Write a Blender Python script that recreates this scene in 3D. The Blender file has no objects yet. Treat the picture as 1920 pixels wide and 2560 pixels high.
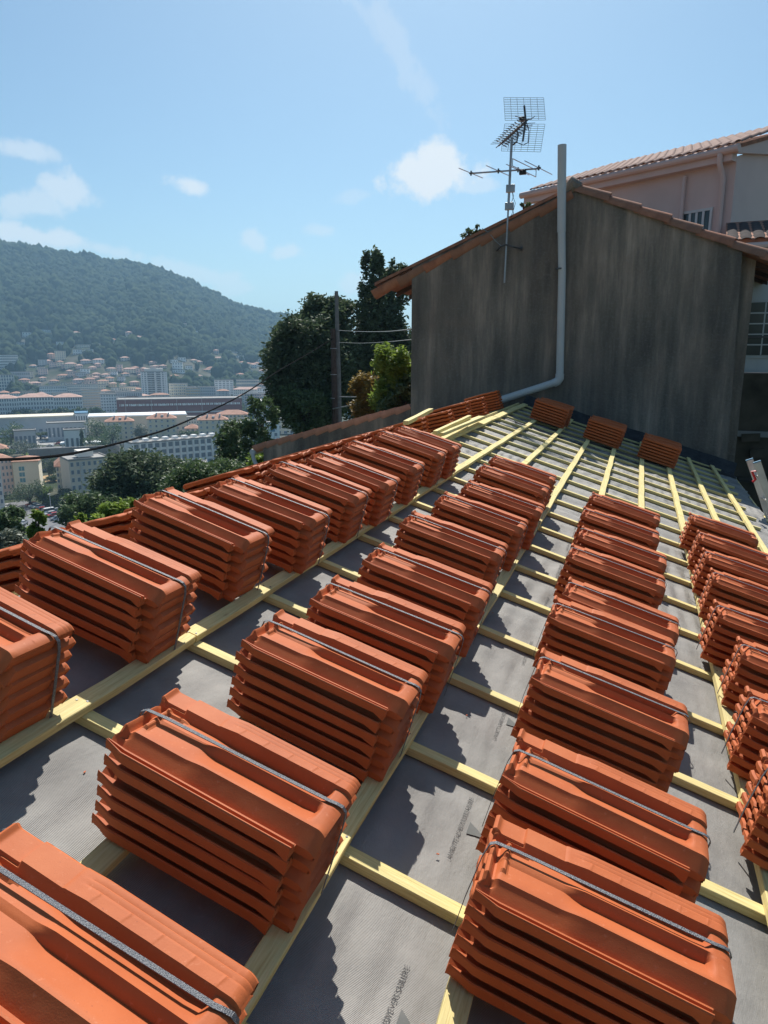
import bpy, bmesh, math, random
import numpy as np
from mathutils import Vector, Matrix, Euler
random.seed(7); rng = np.random.default_rng(7)
R = math.radians
scene = bpy.context.scene
COL = scene.collection

# ------------------------------------------------------------------ camera
F_PX = 1776.0
CAM = np.array([1.478, 0.0, 0.9]); YAW, PITCH = R(-19.5), R(-12.52)
fwd = np.array([math.sin(YAW)*math.cos(PITCH), math.cos(YAW)*math.cos(PITCH), math.sin(PITCH)])
rgt = np.cross(fwd, [0, 0, 1]); rgt /= np.linalg.norm(rgt); upv = np.cross(rgt, fwd)
cd = bpy.data.cameras.new('camera'); cam = bpy.data.objects.new('camera', cd); COL.objects.link(cam)
cd.sensor_fit = 'VERTICAL'; cd.sensor_height = 36.0; cd.sensor_width = 27.0
cd.lens = F_PX/2560*36.0; cd.clip_start = 0.05; cd.clip_end = 30000
cam.matrix_world = Matrix([[rgt[0], upv[0], -fwd[0], CAM[0]], [rgt[1], upv[1], -fwd[1], CAM[1]],
                           [rgt[2], upv[2], -fwd[2], CAM[2]], [0, 0, 0, 1]])
scene.camera = cam
scene.render.resolution_x, scene.render.resolution_y = 768, 1024
def ray(x, y): return fwd + rgt*(x-960)/F_PX - upv*(y-1280)/F_PX
def atY(x, y, Y):
    d = ray(x, y); return CAM + d*(Y/d[1])
def atD(x, y, D):
    d = ray(x, y); return CAM + d*(D/math.hypot(d[0], d[1]))

# ------------------------------------------------------------------ sun, sky, exposure
SUN = Vector((-0.239, 0.90, 1.116)).normalized()
sl = bpy.data.lights.new('sun', 'SUN'); sl.energy = 5.0; sl.angle = R(0.5); sl.color = (1.0, 0.955, 0.89)
so = bpy.data.objects.new('sun', sl); COL.objects.link(so); so.rotation_euler = SUN.to_track_quat('Z', 'Y').to_euler()
world = bpy.data.worlds.new('World'); scene.world = world; world.use_nodes = True
wn, wl = world.node_tree.nodes, world.node_tree.links
wn.clear()
sky = wn.new('ShaderNodeTexSky'); sky.sky_type = 'NISHITA'; sky.sun_disc = False
sky.sun_elevation = math.asin(SUN.z); sky.sun_rotation = math.atan2(SUN.x, SUN.y) % (2*math.pi)
sky.altitude = 60; sky.air_density = 1.0; sky.dust_density = 1.1; sky.ozone_density = 3.0
tc = wn.new('ShaderNodeTexCoord')
def wmath(op, a, b=None, c=None):
    n = wn.new('ShaderNodeMath'); n.operation = op
    for i, v in enumerate((a, b, c)):
        if v is None: continue
        if isinstance(v, (int, float)): n.inputs[i].default_value = v
        else: wl.new(v, n.inputs[i])
    return n.outputs[0]
def wdot(vec):
    n = wn.new('ShaderNodeVectorMath'); n.operation = 'DOT_PRODUCT'
    wl.new(tc.outputs['Generated'], n.inputs[0]); n.inputs[1].default_value = tuple(vec); return n.outputs['Value']
def wnoise(scale, detail, rough):
    n = wn.new('ShaderNodeTexNoise'); n.inputs['Scale'].default_value = scale
    n.inputs['Detail'].default_value = detail; n.inputs['Roughness'].default_value = rough
    wl.new(tc.outputs['Generated'], n.inputs['Vector']); return n.outputs['Fac']
nz1 = wnoise(26, 8, .62); nz2 = wnoise(9, 4, .5)
# cumulus and wisps: (x, y, half width, half height, tilt, density, raggedness), the direction each one hangs in
CLOUDS = [(1065, 440, 105, 52, -.05, 1.0, .8), (1090, 400, 50, 42, 0, 1.0, .7), (1170, 462, 80, 18, .05, .45, .7),
          (478, 462, 48, 22, .15, .8, .7), (55, 375, 62, 20, .1, .5, .7), (158, 478, 38, 38, 0, .6, .8), (80, 512, 100, 28, -.1, .5, .8),
          (100, 592, 150, 24, .1, .7, .8), (260, 622, 130, 20, .2, .45, .8), (480, 680, 120, 26, .15, .4, .9),
          (640, 608, 36, 28, .3, .5, .9), (720, 628, 50, 20, -.1, .5, .9), (800, 575, 40, 16, 0, .35, .9), (880, 495, 44, 16, -.2, .25, .9),
          (890, 715, 44, 22, 0, .45, .9), (590, 720, 60, 20, 0, .35, .9), (1000, 130, 150, 26, .98, .22, 1.0), (910, 30, 110, 24, .75, .16, 1.0)]
total = None
for (x, y, a, b, t, dens, rag) in CLOUDS:
    c = ray(x, y); c /= np.linalg.norm(c)
    r_ = np.cross(c, [0, 0, 1]); r_ /= np.linalg.norm(r_); u_ = np.cross(r_, c)
    e1 = math.cos(t)*r_ - math.sin(t)*u_; e2 = math.sin(t)*r_ + math.cos(t)*u_
    sa, sb = a/F_PX*.93, b/F_PX*.93
    pa = wdot(e1/sa); pb = wdot(e2/sb); pc = wdot(c)
    q = wmath('ADD', wmath('MULTIPLY', pa, pa), wmath('MULTIPLY', pb, pb))
    q = wmath('ADD', q, wmath('MULTIPLY', wmath('SUBTRACT', pc, 1.0), -60.0))
    q = wmath('SQRT', q)
    q = wmath('ADD', q, wmath('MULTIPLY', wmath('SUBTRACT', nz1, .5), 3.4*rag))
    q = wmath('ADD', q, wmath('MULTIPLY', wmath('SUBTRACT', nz2, .5), 1.6*rag))
    m = wn.new('ShaderNodeMapRange'); m.interpolation_type = 'SMOOTHSTEP'
    wl.new(q, m.inputs[0]); m.inputs[1].default_value = 1.28; m.inputs[2].default_value = .5
    m.inputs[3].default_value = 0; m.inputs[4].default_value = dens
    total = m.outputs[0] if total is None else wmath('MAXIMUM', total, m.outputs[0])
cl = wn.new('ShaderNodeMixRGB'); wl.new(total, cl.inputs[0]); tint = wn.new('ShaderNodeMixRGB'); tint.blend_type = 'MULTIPLY'; tint.inputs[0].default_value = 1
wl.new(sky.outputs[0], tint.inputs[1]); tint.inputs[2].default_value = (.94, 1.13, 1.12, 1); wl.new(tint.outputs[0], cl.inputs[1])
cl.inputs[2].default_value = (8.8, 9.3, 9.7, 1)
bg = wn.new('ShaderNodeBackground'); bg.inputs['Strength'].default_value = 0.070
wo = wn.new('ShaderNodeOutputWorld'); wl.new(cl.outputs[0], bg.inputs[0]); wl.new(bg.outputs[0], wo.inputs[0])
vs = scene.view_settings; vs.view_transform = 'Standard'; vs.look = 'None'; vs.exposure = 0.48; vs.gamma = 1.0
vs.use_curve_mapping = False

# ------------------------------------------------------------------ helpers
def props(o, label=None, cat=None, group=None, kind=None):
    if label: o['label'] = label
    if cat: o['category'] = cat
    if group: o['group'] = group
    if kind: o['kind'] = kind
    return o
def link(o, parent=None):
    COL.objects.link(o)
    if parent is not None: o.parent = parent
    return o
def empty(name, loc=(0, 0, 0), rot=(0, 0, 0), label=None, cat=None, group=None, parent=None):
    o = bpy.data.objects.new(name, None); o.empty_display_size = .1
    o.location = loc; o.rotation_euler = rot
    link(o, parent); return props(o, label, cat, group)
class MB:
    def __init__(s): s.v = []; s.f = []; s.n = 0
    def add(s, vs_, fs):
        vs_ = [tuple(map(float, p)) for p in vs_]
        s.f += [tuple(i+s.n for i in f) for f in fs]; s.v += vs_; s.n += len(vs_); return s
    def box(s, a, b, M=None):
        x0, y0, z0 = a; x1, y1, z1 = b
        p = [(x0, y0, z0), (x1, y0, z0), (x1, y1, z0), (x0, y1, z0), (x0, y0, z1), (x1, y0, z1), (x1, y1, z1), (x0, y1, z1)]
        if M is not None: p = [tuple(M @ Vector(q)) for q in p]
        return s.add(p, [(0, 3, 2, 1), (4, 5, 6, 7), (0, 1, 5, 4), (1, 2, 6, 5), (2, 3, 7, 6), (3, 0, 4, 7)])
    def tube(s, pts, r, n=8, cap=True):
        pts = [Vector(p) for p in pts]; rs = r if isinstance(r, (list, tuple)) else [r]*len(pts)
        vv = []; prev = None
        for i, p in enumerate(pts):
            d = (pts[min(i+1, len(pts)-1)]-pts[max(i-1, 0)]).normalized()
            a = d.orthogonal().normalized() if prev is None else (prev-d*prev.dot(d)).normalized()
            prev = a; b = d.cross(a)
            for k in range(n):
                t = 2*math.pi*k/n; vv.append(p+(a*math.cos(t)+b*math.sin(t))*rs[i])
        ff = [(i*n+k, i*n+(k+1) % n, (i+1)*n+(k+1) % n, (i+1)*n+k) for i in range(len(pts)-1) for k in range(n)]
        if cap: ff += [tuple(range(n))[::-1], tuple(range((len(pts)-1)*n, len(pts)*n))]
        return s.add(vv, ff)
    def prism(s, poly, z0, z1, M=None):
        n = len(poly); p = [(x, y, z0) for x, y in poly]+[(x, y, z1) for x, y in poly]
        if M is not None: p = [tuple(M @ Vector(q)) for q in p]
        return s.add(p, [tuple(range(n))[::-1], tuple(range(n, 2*n))]+[(i, (i+1) % n, n+(i+1) % n, n+i) for i in range(n)])
    def mesh(s, name, mat=None, smooth=False, angle=35):
        m = bpy.data.meshes.new(name); m.from_pydata(s.v, [], s.f); m.update()
        if mat: m.materials.append(mat)
        if smooth: m.shade_smooth(); m.set_sharp_from_angle(angle=R(angle))
        return m
    def build(s, name, mat, parent=None, smooth=False, loc=(0, 0, 0), rot=(0, 0, 0), angle=35):
        o = bpy.data.objects.new(name, s.mesh(name, mat, smooth, angle)); o.location = loc; o.rotation_euler = rot
        return link(o, parent)
def inst(name, mesh, parent=None, loc=(0, 0, 0), rot=(0, 0, 0), scale=(1, 1, 1)):
    o = bpy.data.objects.new(name, mesh); o.location = loc; o.rotation_euler = rot; o.scale = scale; return link(o, parent)
def npmesh(name, V, Fq, mat, smooth=False):
    """fast mesh from arrays; Fq (n,3) or (n,4)"""
    V = np.asarray(V, np.float32); Fq = np.asarray(Fq, np.int32); k = Fq.shape[1]
    m = bpy.data.meshes.new(name); m.vertices.add(len(V)); m.vertices.foreach_set('co', V.ravel())
    m.loops.add(Fq.size); m.loops.foreach_set('vertex_index', Fq.ravel())
    m.polygons.add(len(Fq)); m.polygons.foreach_set('loop_start', np.arange(0, Fq.size, k, dtype=np.int32))
    m.update(calc_edges=True); m.validate()
    if mat: m.materials.append(mat)
    if smooth: m.shade_smooth()
    return m
def bevel(o, w=.003, seg=2):
    md = o.modifiers.new('bevel', 'BEVEL'); md.width = w; md.segments = seg; md.limit_method = 'ANGLE'; md.angle_limit = R(40); return o

# ------------------------------------------------------------------ materials
class Mat:
    def __init__(s, name, rough=.8, spec=.3, metal=0):
        s.m = bpy.data.materials.new(name); s.m.use_nodes = True; s.nt = s.m.node_tree
        s.n, s.l = s.nt.nodes, s.nt.links; s.b = s.n['Principled BSDF']
        s.b.inputs['Roughness'].default_value = rough; s.b.inputs['Specular IOR Level'].default_value = spec
        s.b.inputs['Metallic'].default_value = metal; s.bump_prev = None; s._co = {}
    def co(s, kind='Object'):
        if 'tc' not in s._co: s._co['tc'] = s.n.new('ShaderNodeTexCoord')
        return s._co['tc'].outputs[kind]
    def noise(s, scale, detail=4, rough=.55, stretch=None, kind='Object', dist=0):
        n = s.n.new('ShaderNodeTexNoise'); n.inputs['Scale'].default_value = scale; n.inputs['Detail'].default_value = detail
        n.inputs['Roughness'].default_value = rough; n.inputs['Distortion'].default_value = dist
        src = s.co(kind)
        if stretch:
            mp = s.n.new('ShaderNodeMapping'); mp.inputs['Scale'].default_value = stretch; s.l.new(src, mp.inputs[0]); src = mp.outputs[0]
        s.l.new(src, n.inputs['Vector']); return n.outputs['Fac']
    def voro(s, scale, stretch=None):
        n = s.n.new('ShaderNodeTexVoronoi'); n.inputs['Scale'].default_value = scale; src = s.co()
        if stretch:
            mp = s.n.new('ShaderNodeMapping'); mp.inputs['Scale'].default_value = stretch; s.l.new(src, mp.inputs[0]); src = mp.outputs[0]
        s.l.new(src, n.inputs['Vector']); return n.outputs['Distance']
    def ramp(s, fac, stops, interp='LINEAR'):
        r = s.n.new('ShaderNodeValToRGB'); r.color_ramp.interpolation = interp; e = r.color_ramp.elements
        while len(e) < len(stops): e.new(.5)
        for el, (p, c) in zip(e, stops):
            el.position = p; el.color = tuple(c)+(1,) if len(c) == 3 else c
        s.l.new(fac, r.inputs[0]); return r.outputs[0]
    def mix(s, fac, a, b, mode='MIX'):
        n = s.n.new('ShaderNodeMixRGB'); n.blend_type = mode
        for i, v in enumerate((fac, a, b)):
            if isinstance(v, (int, float)): n.inputs[i].default_value = v
            elif isinstance(v, tuple): n.inputs[i].default_value = v+(1,)
            else: s.l.new(v, n.inputs[i])
        return n.outputs[0]
    def color(s, v):
        if isinstance(v, tuple): s.b.inputs['Base Color'].default_value = v+(1,)
        else: s.l.new(v, s.b.inputs['Base Color'])
        return s
    def bump(s, h, strength=.3, dist=.01):
        n = s.n.new('ShaderNodeBump'); n.inputs['Strength'].default_value = strength; n.inputs['Distance'].default_value = dist
        s.l.new(h, n.inputs['Height'])
        if s.bump_prev: s.l.new(s.bump_prev, n.inputs['Normal'])
        s.bump_prev = n.outputs[0]; s.l.new(n.outputs[0], s.b.inputs['Normal']); return s
    def rnd(s):
        n = s.n.new('ShaderNodeObjectInfo'); return n.outputs['Random']
    def rampf(s, fac, lo, hi, a=0., b=1.):
        n = s.n.new('ShaderNodeMapRange'); s.l.new(fac, n.inputs[0]); n.inputs[1].default_value = lo; n.inputs[2].default_value = hi
        n.inputs[3].default_value = a; n.inputs[4].default_value = b; return n.outputs[0]
def simple(name, c, rough=.8, var=.15, scale=3., spec=.3, metal=0, bump=0):
    m = Mat(name, rough, spec, metal); f = m.noise(scale, 5)
    m.color(m.ramp(f, [(.3, tuple(x*(1-var) for x in c)), (.7, tuple(min(1, x*(1+var)) for x in c))]))
    if bump: m.bump(m.noise(scale*6, 4), bump)
    return m.m
# terracotta
m = Mat('terracotta', .64, .22)
base = m.ramp(m.noise(5, 6, .6), [(.25, (.36, .083, .026)), (.5, (.44, .110, .034)), (.78, (.51, .140, .046))])
base = m.mix(m.rampf(m.rnd(), 0, 1, 0, .30), base, (.46, .12, .036))
base = m.mix(m.rampf(m.noise(70, 3, .7), .62, .72, 0, .3), base, (.62, .24, .13))
base = m.mix(m.rampf(m.noise(230, 2, .5), .70, .74, 0, .5), base, (.25, .06, .03))
base = m.mix(m.rampf(m.noise(3.1, 5, .7), .52, .74, 0, .38), base, (.58, .20, .085))
base = m.mix(m.rampf(m.noise(11, 5, .75, stretch=(.5, 2, 2)), .6, .8, 0, .35), base, (.30, .075, .035))
m.color(base); m.bump(m.noise(420, 3), .12, .002); m.bump(m.noise(28, 4), .10, .006)
M_TERRA = m.m
# old roof tile (coping)
m = Mat('old_tile', .85, .2)
base = m.ramp(m.noise(6, 6, .65), [(.3, (.16, .10, .075)), (.5, (.36, .15, .09)), (.72, (.50, .22, .13))])
base = m.mix(m.rampf(m.rnd(), 0, 1, 0, .6), base, (.22, .15, .11)); m.color(base); m.bump(m.noise(40, 5), .4, .01)
M_OLDTILE = m.m
m = Mat('pale_tile', .85, .2)
base = m.ramp(m.noise(3, 6, .65), [(.3, (.17, .105, .085)), (.55, (.29, .18, .145)), (.75, (.39, .26, .21))])
base = m.mix(m.rampf(m.rnd(), 0, 1, 0, .4), base, (.38, .26, .22)); m.color(base); m.bump(m.noise(30, 5), .3, .01)
M_PALETILE = m.m
# timber, grain along local X
m = Mat('timber', .75, .25)
g = m.noise(16, 6, .6, stretch=(.35, 9, 9), dist=.6)
base = m.ramp(g, [(.3, (.54, .41, .15)), (.5, (.70, .58, .245)), (.7, (.78, .68, .33))])
base = m.mix(m.rampf(m.noise(2.2, 3, .5, stretch=(1, 6, 6)), .55, .75, 0, .5), base, (.48, .46, .24))
kn = m.rampf(m.voro(5.5, stretch=(1, 3.2, 3.2)), .03, .12, 1, 0); base = m.mix(m.rampf(kn, 0, 1, 0, .55), base, (.36, .20, .07))
base = m.mix(m.rampf(m.rnd(), 0, 1, 0, .3), base, (.56, .47, .25))
base = m.mix(m.rampf(m.noise(60, 4, .7, stretch=(.06, 1, 1)), .5, .8, 0, .3), base, (.40, .30, .12))
m.color(base); m.bump(g, .4, .004); M_WOOD = m.m
# underlay felt
m = Mat('underlay_felt', .58, .4)
base = m.ramp(m.noise(3.2, 7, .6), [(.3, (.19, .184, .172)), (.5, (.262, .252, .234)), (.72, (.34, .325, .30))])
base = m.mix(m.rampf(m.noise(1.4, 4, .5), .55, .75, 0, .35), base, (.20, .175, .165))
base = m.mix(m.rampf(m.noise(60, 3, .6), .64, .76, 0, .4), base, (.32, .31, .30))
base = m.mix(m.rampf(m.noise(7, 6, .75), .62, .7, 0, .35), base, (.28, .275, .265))
m.color(base)
w = m.n.new('ShaderNodeTexWave'); w.wave_type = 'BANDS'; w.bands_direction = 'Y'; w.inputs['Scale'].default_value = 95; w.inputs['Distortion'].default_value = .5
m.l.new(m.co(), w.inputs['Vector']); m.bump(w.outputs['Fac'], .5, .003); m.bump(m.noise(160, 3), .25, .002); m.bump(m.noise(9, 5, .7, stretch=(1, .35, 1)), .35, .02); M_FELT = m.m
m = Mat('felt_print', .85, .2); m.color(m.ramp(m.noise(30, 4), [(.3, (.085, .085, .085)), (.75, (.15, .15, .148))])); M_PRINT = m.m
m = Mat('felt_print_light', .85, .2); m.color(m.ramp(m.noise(14, 4), [(.3, (.12, .125, .12)), (.75, (.18, .18, .175))])); M_PRINT2 = m.m
# crinkled black membrane
m = Mat('black_membrane', .5, .3); m.color(m.ramp(m.noise(9, 5), [(.3, (.012, .013, .014)), (.7, (.04, .042, .045))])); m.bump(m.noise(26, 6, .7), .8, .02); M_MEMB = m.m
m = Mat('foil', .35, .6); m.color(m.ramp(m.noise(20, 6, .8), [(.45, (.03, .035, .045)), (.58, (.30, .31, .33))])); m.bump(m.noise(22, 6, .7, dist=1), 1., .03); M_FOIL = m.m
# strap
m = Mat('strap', .42, .5, 0); m.color((.085, .095, .11)); v_ = m.voro(600); m.bump(v_, .6, .0015)
m.color(m.ramp(v_, [(.2, (.22, .22, .23)), (.6, (.055, .06, .07))])); M_STRAP = m.m
# weathered render of the gable wall
m = Mat('stained_render', .93, .12)
st = m.noise(2.4, 7, .62, stretch=(1, 1, .13)); st2 = m.noise(9, 8, .7, stretch=(1, 1, .10)); bl = m.noise(1.3, 6, .62)
base = m.ramp(st, [(.32, (.07, .062, .053)), (.44, (.18, .155, .128)), (.55, (.32, .262, .208)), (.68, (.60, .46, .355))])
base = m.mix(m.rampf(st2, .35, .65, 0, .55), base, (.11, .10, .09))
base = m.mix(m.rampf(bl, .5, .72, 0, .6), base, (.28, .21, .165))
base = m.mix(m.rampf(m.noise(24, 5, .7), .5, .75, 0, .35), base, (.40, .36, .33))
base = m.mix(m.rampf(m.noise(.55, 5, .6), .45, .65, 0, .5), base, (.125, .11, .094))
base = m.mix(m.rampf(m.noise(70, 4, .8), .55, .75, 0, .5), base, (.30, .26, .23))
m.color(base); m.bump(m.noise(30, 6, .7), .9, .02); m.bump(m.noise(4, 4), .5, .04); M_WALL = m.m
def plaster(name, c, dirt=.35):
    m = Mat(name, .9, .15); b = m.ramp(m.noise(.9, 5), [(.3, tuple(x*.86 for x in c)), (.7, c)])
    b = m.mix(m.rampf(m.noise(.8, 6, .65, stretch=(1, 1, .16)), .52, .8, 0, dirt), b, tuple(x*.62 for x in c))
    m.color(b); m.bump(m.noise(14, 4), .15, .01); return m.m
M_PINK = plaster('pink_render', (.70, .55, .50)); M_WHITEWALL = plaster('white_render', (.72, .72, .70))
M_PVC = simple('grey_pipe', (.56, .56, .55), .5, .06, 2, .4)
M_DARKPLASTIC = simple('dark_plastic', (.03, .03, .033), .5)
M_GALV = simple('galvanised', (.42, .42, .43), .45, .2, 9, .5, .7)
M_STEELDK = simple('dark_steel', (.10, .10, .105), .5, .3, 9, .4, .5)
M_ALU = simple('aluminium', (.55, .55, .55), .35, .12, 8, .5, .8)
M_BROWNPOLE = simple('brown_pole', (.085, .055, .045), .85, .3, 6)
M_GREYPOLE = simple('grey_pole', (.20, .185, .175), .9, .2, 6)
M_WIRE = simple('wire', (.012, .012, .013), 1., .1, 3., .02); M_WIREL = simple('light_wire', (.25, .27, .26), .9)
M_RED = simple('red_plastic', (.55, .02, .03), .4); M_BLUEP = simple('blue_plastic', (.08, .22, .35), .5)
m = Mat('window_glass', .08, .6); m.color(m.ramp(m.noise(.6, 3), [(.3, (.02, .03, .035)), (.7, (.06, .08, .09))])); M_GLASS = m.m
M_SHUT = simple('teal_shutter', (.14, .30, .33), .6); M_GREYSH = simple('grey_shutter', (.20, .23, .26), .6)
M_FRAME = simple('white_frame', (.62, .62, .60), .5, .05)
M_CONC = simple('concrete', (.30, .29, .275), .9, .15, .4, .15); M_DARKWALL = simple('dark_stone_wall', (.10, .085, .065), .95, .5, 1.6, .1, 0, .5)
M_ASPH = simple('asphalt', (.15, .15, .155), .9, .15, .05, .2)
M_BARK = simple('bark', (.09, .07, .055), .95, .35, 6, .1, 0, .5)
M_PAINT = simple('road_paint', (.6, .6, .6), .8)
M_ROOFRED = simple('terracotta_roof', (.40, .22, .155), .85, .22, .35, .15)
M_ROOFPINK = simple('pink_tile_roof', (.46, .30, .245), .85, .2, .35, .15)
M_WHITEROOF = simple('white_metal_roof', (.78, .79, .78), .45, .05, .05); M_BEIGEROOF = simple('beige_metal_roof', (.70, .63, .50), .6, .05, .05)
M_BRICKRED = simple('red_cladding', (.23, .085, .08), .8, .12, .05)
WALLS = {k: simple('facade_'+k, c, .9, .07, .12, .15) for k, c in dict(cream=(.80, .71, .55), white=(.84, .84, .82), pink=(.78, .58, .50), grey=(.58, .58, .58),
         beige=(.72, .62, .50), ochre=(.76, .56, .34), pale=(.82, .76, .68)).items()}
def foliage(name, a, b, c, trans=.25, sc=3., rough=.55, spec=.35):
    m = Mat(name, rough, spec); f = m.ramp(m.noise(sc, 3, .6), [(.3, a), (.5, b), (.7, c)])
    # leaf to leaf variation
    g = m.n.new('ShaderNodeNewGeometry'); f = m.mix(m.rampf(g.outputs['Random Per Island'], 0, 1, 0, .5), f, tuple(min(1, x*1.5) for x in c))
    m.color(f); t = m.n.new('ShaderNodeBsdfTranslucent'); m.l.new(f, t.inputs[0])
    mx = m.n.new('ShaderNodeMixShader'); mx.inputs[0].default_value = trans
    m.l.new(m.b.outputs[0], mx.inputs[1]); m.l.new(t.outputs[0], mx.inputs[2]); m.l.new(mx.outputs[0], m.n['Material Output'].inputs[0]); return m.m
F_DARK = foliage('dark_evergreen_leaf', (.035, .056, .030), (.06, .09, .046), (.11, .145, .075), .3, 3., .6, .25)
F_MID = foliage('mid_green_leaf', (.04, .07, .028), (.065, .105, .042), (.10, .15, .06), .3)
F_LITE = foliage('bright_green_leaf', (.07, .12, .02), (.12, .19, .035), (.18, .25, .05), .45)
F_YEL = foliage('yellow_green_leaf', (.09, .14, .022), (.15, .22, .035), (.23, .31, .06), .45)
F_OLIVE = foliage('olive_grey_leaf', (.08, .10, .07), (.13, .15, .11), (.20, .22, .17), .2)
F_TAN = foliage('dry_leaf', (.10, .07, .02), (.17, .12, .03), (.26, .18, .05), .35)
m = Mat('forest', .95, .05); g = m.n.new('ShaderNodeNewGeometry')
f = m.ramp(m.noise(.012, 4, .6), [(.32, (.010, .022, .012)), (.5, (.022, .042, .020)), (.7, (.050, .070, .030))])
f = m.mix(m.rampf(g.outputs['Random Per Island'], 0, 1, 0, .6), f, (.065, .088, .035)); m.color(f); m.bump(m.noise(.7, 4, .7), 1., 2.); M_FOREST = m.m
m = Mat('valley_ground', .95, .05)
f = m.ramp(m.noise(.02, 6, .6), [(.35, (.035, .05, .025)), (.5, (.05, .06, .035)), (.62, (.10, .095, .075)), (.75, (.15, .14, .125))]); m.color(f); M_GROUND = m.m
m = Mat('hill_soil', .95, .05); f = m.ramp(m.noise(.02, 6, .6), [(.4, (.03, .045, .022)), (.6, (.06, .075, .035)), (.8, (.22, .19, .15))]); m.color(f); M_SOIL = m.m

# ------------------------------------------------------------------ terrain: hillside below, valley floor, wooded hill beyond
SIL = [(-400, 600), (0, 618), (60, 622), (100, 630), (200, 646), (300, 664), (380, 675), (420, 690), (480, 715), (520, 734), (560, 754), (600, 774),
       (640, 780), (700, 797), (730, 803), (760, 820), (850, 850), (1000, 865), (1500, 880)]
RIDGE = 2000.0
_az, _zr = [], []
for x, y in SIL:
    d = ray(x, y); _az.append(math.atan2(d[0], d[1])); _zr.append(CAM[2]+RIDGE*d[2]/math.hypot(d[0], d[1]))
def sstep(x): x = np.clip(x, 0, 1); return x*x*(3-2*x)
def hz(x, y):
    x = np.asarray(x, float); y = np.asarray(y, float)
    dx, dy = x-CAM[0], y-CAM[1]; r = np.hypot(dx, dy); az = np.arctan2(dx, dy)
    zr = np.interp(az, _az, _zr, left=_zr[0], right=_zr[-1])
    s = -dx*math.sin(R(42))+dy*math.cos(R(42))
    side = sstep((s-9)/170)
    z = -4.5-51*side
    t = np.clip((r-1000)/(RIDGE-1000), 0, 1)
    w = .16*np.sin(az*23+1)+.10*np.sin(az*51+r*.004)
    prof = t**(1.15+w*(1-t))
    z = z+(zr+55.5)*prof*np.where(r > 1000, 1, 0)
    back = np.clip((r-RIDGE)/1200, 0, 1); z = z-np.where(r > RIDGE, 200*back, 0)
    z = z + np.where(r > 1050, 1, 0)*t*(1-t)*34*(np.sin(x*.0115)*np.cos(y*.0093)+.5*np.sin(x*.031+y*.02))
    return z
def ground_hit(px, py, rmin=150, rmax=2200):
    d = ray(px, py); h = math.hypot(d[0], d[1]); r = np.arange(rmin, rmax, 3.)
    X, Y, Z = CAM[0]+d[0]/h*r, CAM[1]+d[1]/h*r, CAM[2]+d[2]/h*r
    b = np.nonzero(Z < hz(X, Y))[0]
    i = b[0] if len(b) else len(r)-1
    return float(X[i]), float(Y[i]), float(hz(X[i], Y[i])), float(r[i])
rs = np.concatenate([np.linspace(0.5, 60, 30), np.linspace(66, 260, 40), np.linspace(275, 1000, 30), np.linspace(1010, 2100, 110), [2300, 2700, 3200, 5000]])
azs = np.concatenate([np.linspace(-math.pi, -1.3, 25)[:-1], np.linspace(-1.3, .3, 260), np.linspace(.3, math.pi, 30)[1:]])
AA, RR = np.meshgrid(azs, rs, indexing='ij')
XX, YY = CAM[0]+np.sin(AA)*RR, CAM[1]+np.cos(AA)*RR; ZZ = hz(XX, YY)
V = np.stack([XX, YY, ZZ], -1).reshape(-1, 3); na, nr = AA.shape
i0 = (np.arange(na-1)[:, None]*nr+np.arange(nr-1)[None]).ravel()
Fq = np.stack([i0, i0+1, i0+nr+1, i0+nr], 1)
o = link(bpy.data.objects.new('ground', npmesh('ground', V, Fq[:, ::-1], M_GROUND, True))); props(o, kind='structure')
# wooded hill: thousands of crowns nobody could count
def ico(sub):
    bm = bmesh.new(); bmesh.ops.create_icosphere(bm, subdivisions=sub, radius=1); v = np.array([x.co for x in bm.verts]); f = np.array([[q.index for q in x.verts] for x in bm.faces]); bm.free(); return v, f
IV, IF = ico(1); IV2, IF2 = ico(2)
HOUSES = []   # filled below, kept clear of trees
def crowns(name, X, Y, rad, tall, mat, sub=1):
    n = len(X); v, f = (IV, IF) if sub == 1 else (IV2, IF2)
    ang = rng.uniform(0, 6.28, n); c, s = np.cos(ang), np.sin(ang)
    jit = 1+rng.uniform(-.28, .28, (n, len(v)))
    P = v[None]*jit[..., None]
    px = (P[..., 0]*c[:, None]-P[..., 1]*s[:, None])*rad[:, None]; py = (P[..., 0]*s[:, None]+P[..., 1]*c[:, None])*rad[:, None]; pz = P[..., 2]*(rad*tall)[:, None]
    Z = hz(X, Y)+rad*tall*.7
    VV = np.stack([px+X[:, None], py+Y[:, None], pz+Z[:, None]], -1).reshape(-1, 3)
    FF = (f[None]+(np.arange(n)*len(v))[:, None, None]).reshape(-1, 3)
    o = link(bpy.data.objects.new(name, npmesh(name, VV, FF, mat, False))); return o

# ------------------------------------------------------------------ our roof: its own frame (u down the slope, v along the ridge, w off the plane)
TH = R(16.76); EU = Vector((math.cos(TH), 0, -math.sin(TH))); EV = Vector((0, 1, 0)); EW = Vector((math.sin(TH), 0, math.cos(TH)))
RM = Matrix((EU, EV, EW)).transposed(); RROT = RM.to_euler()
def P(u, v, w=0): return EU*u+EV*v+EW*w
UR = -0.315                                            # the ridge
RIDGE_P = P(UR, 0, 0)
LU = Vector((-math.cos(TH), 0, -math.sin(TH))); LV = Vector((0, -1, 0)); LW = Vector((-math.sin(TH), 0, math.cos(TH)))
LM = Matrix((LU, LV, LW)).transposed(); LROT = LM.to_euler()
VN, VF = -1.6, 11.98                                   # near end and wall end
roof = empty('roof_under_construction', (0, 0, 0), RROT, 'low pitched roof being retiled, grey underlay with pale timber battens', 'roof')
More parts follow.
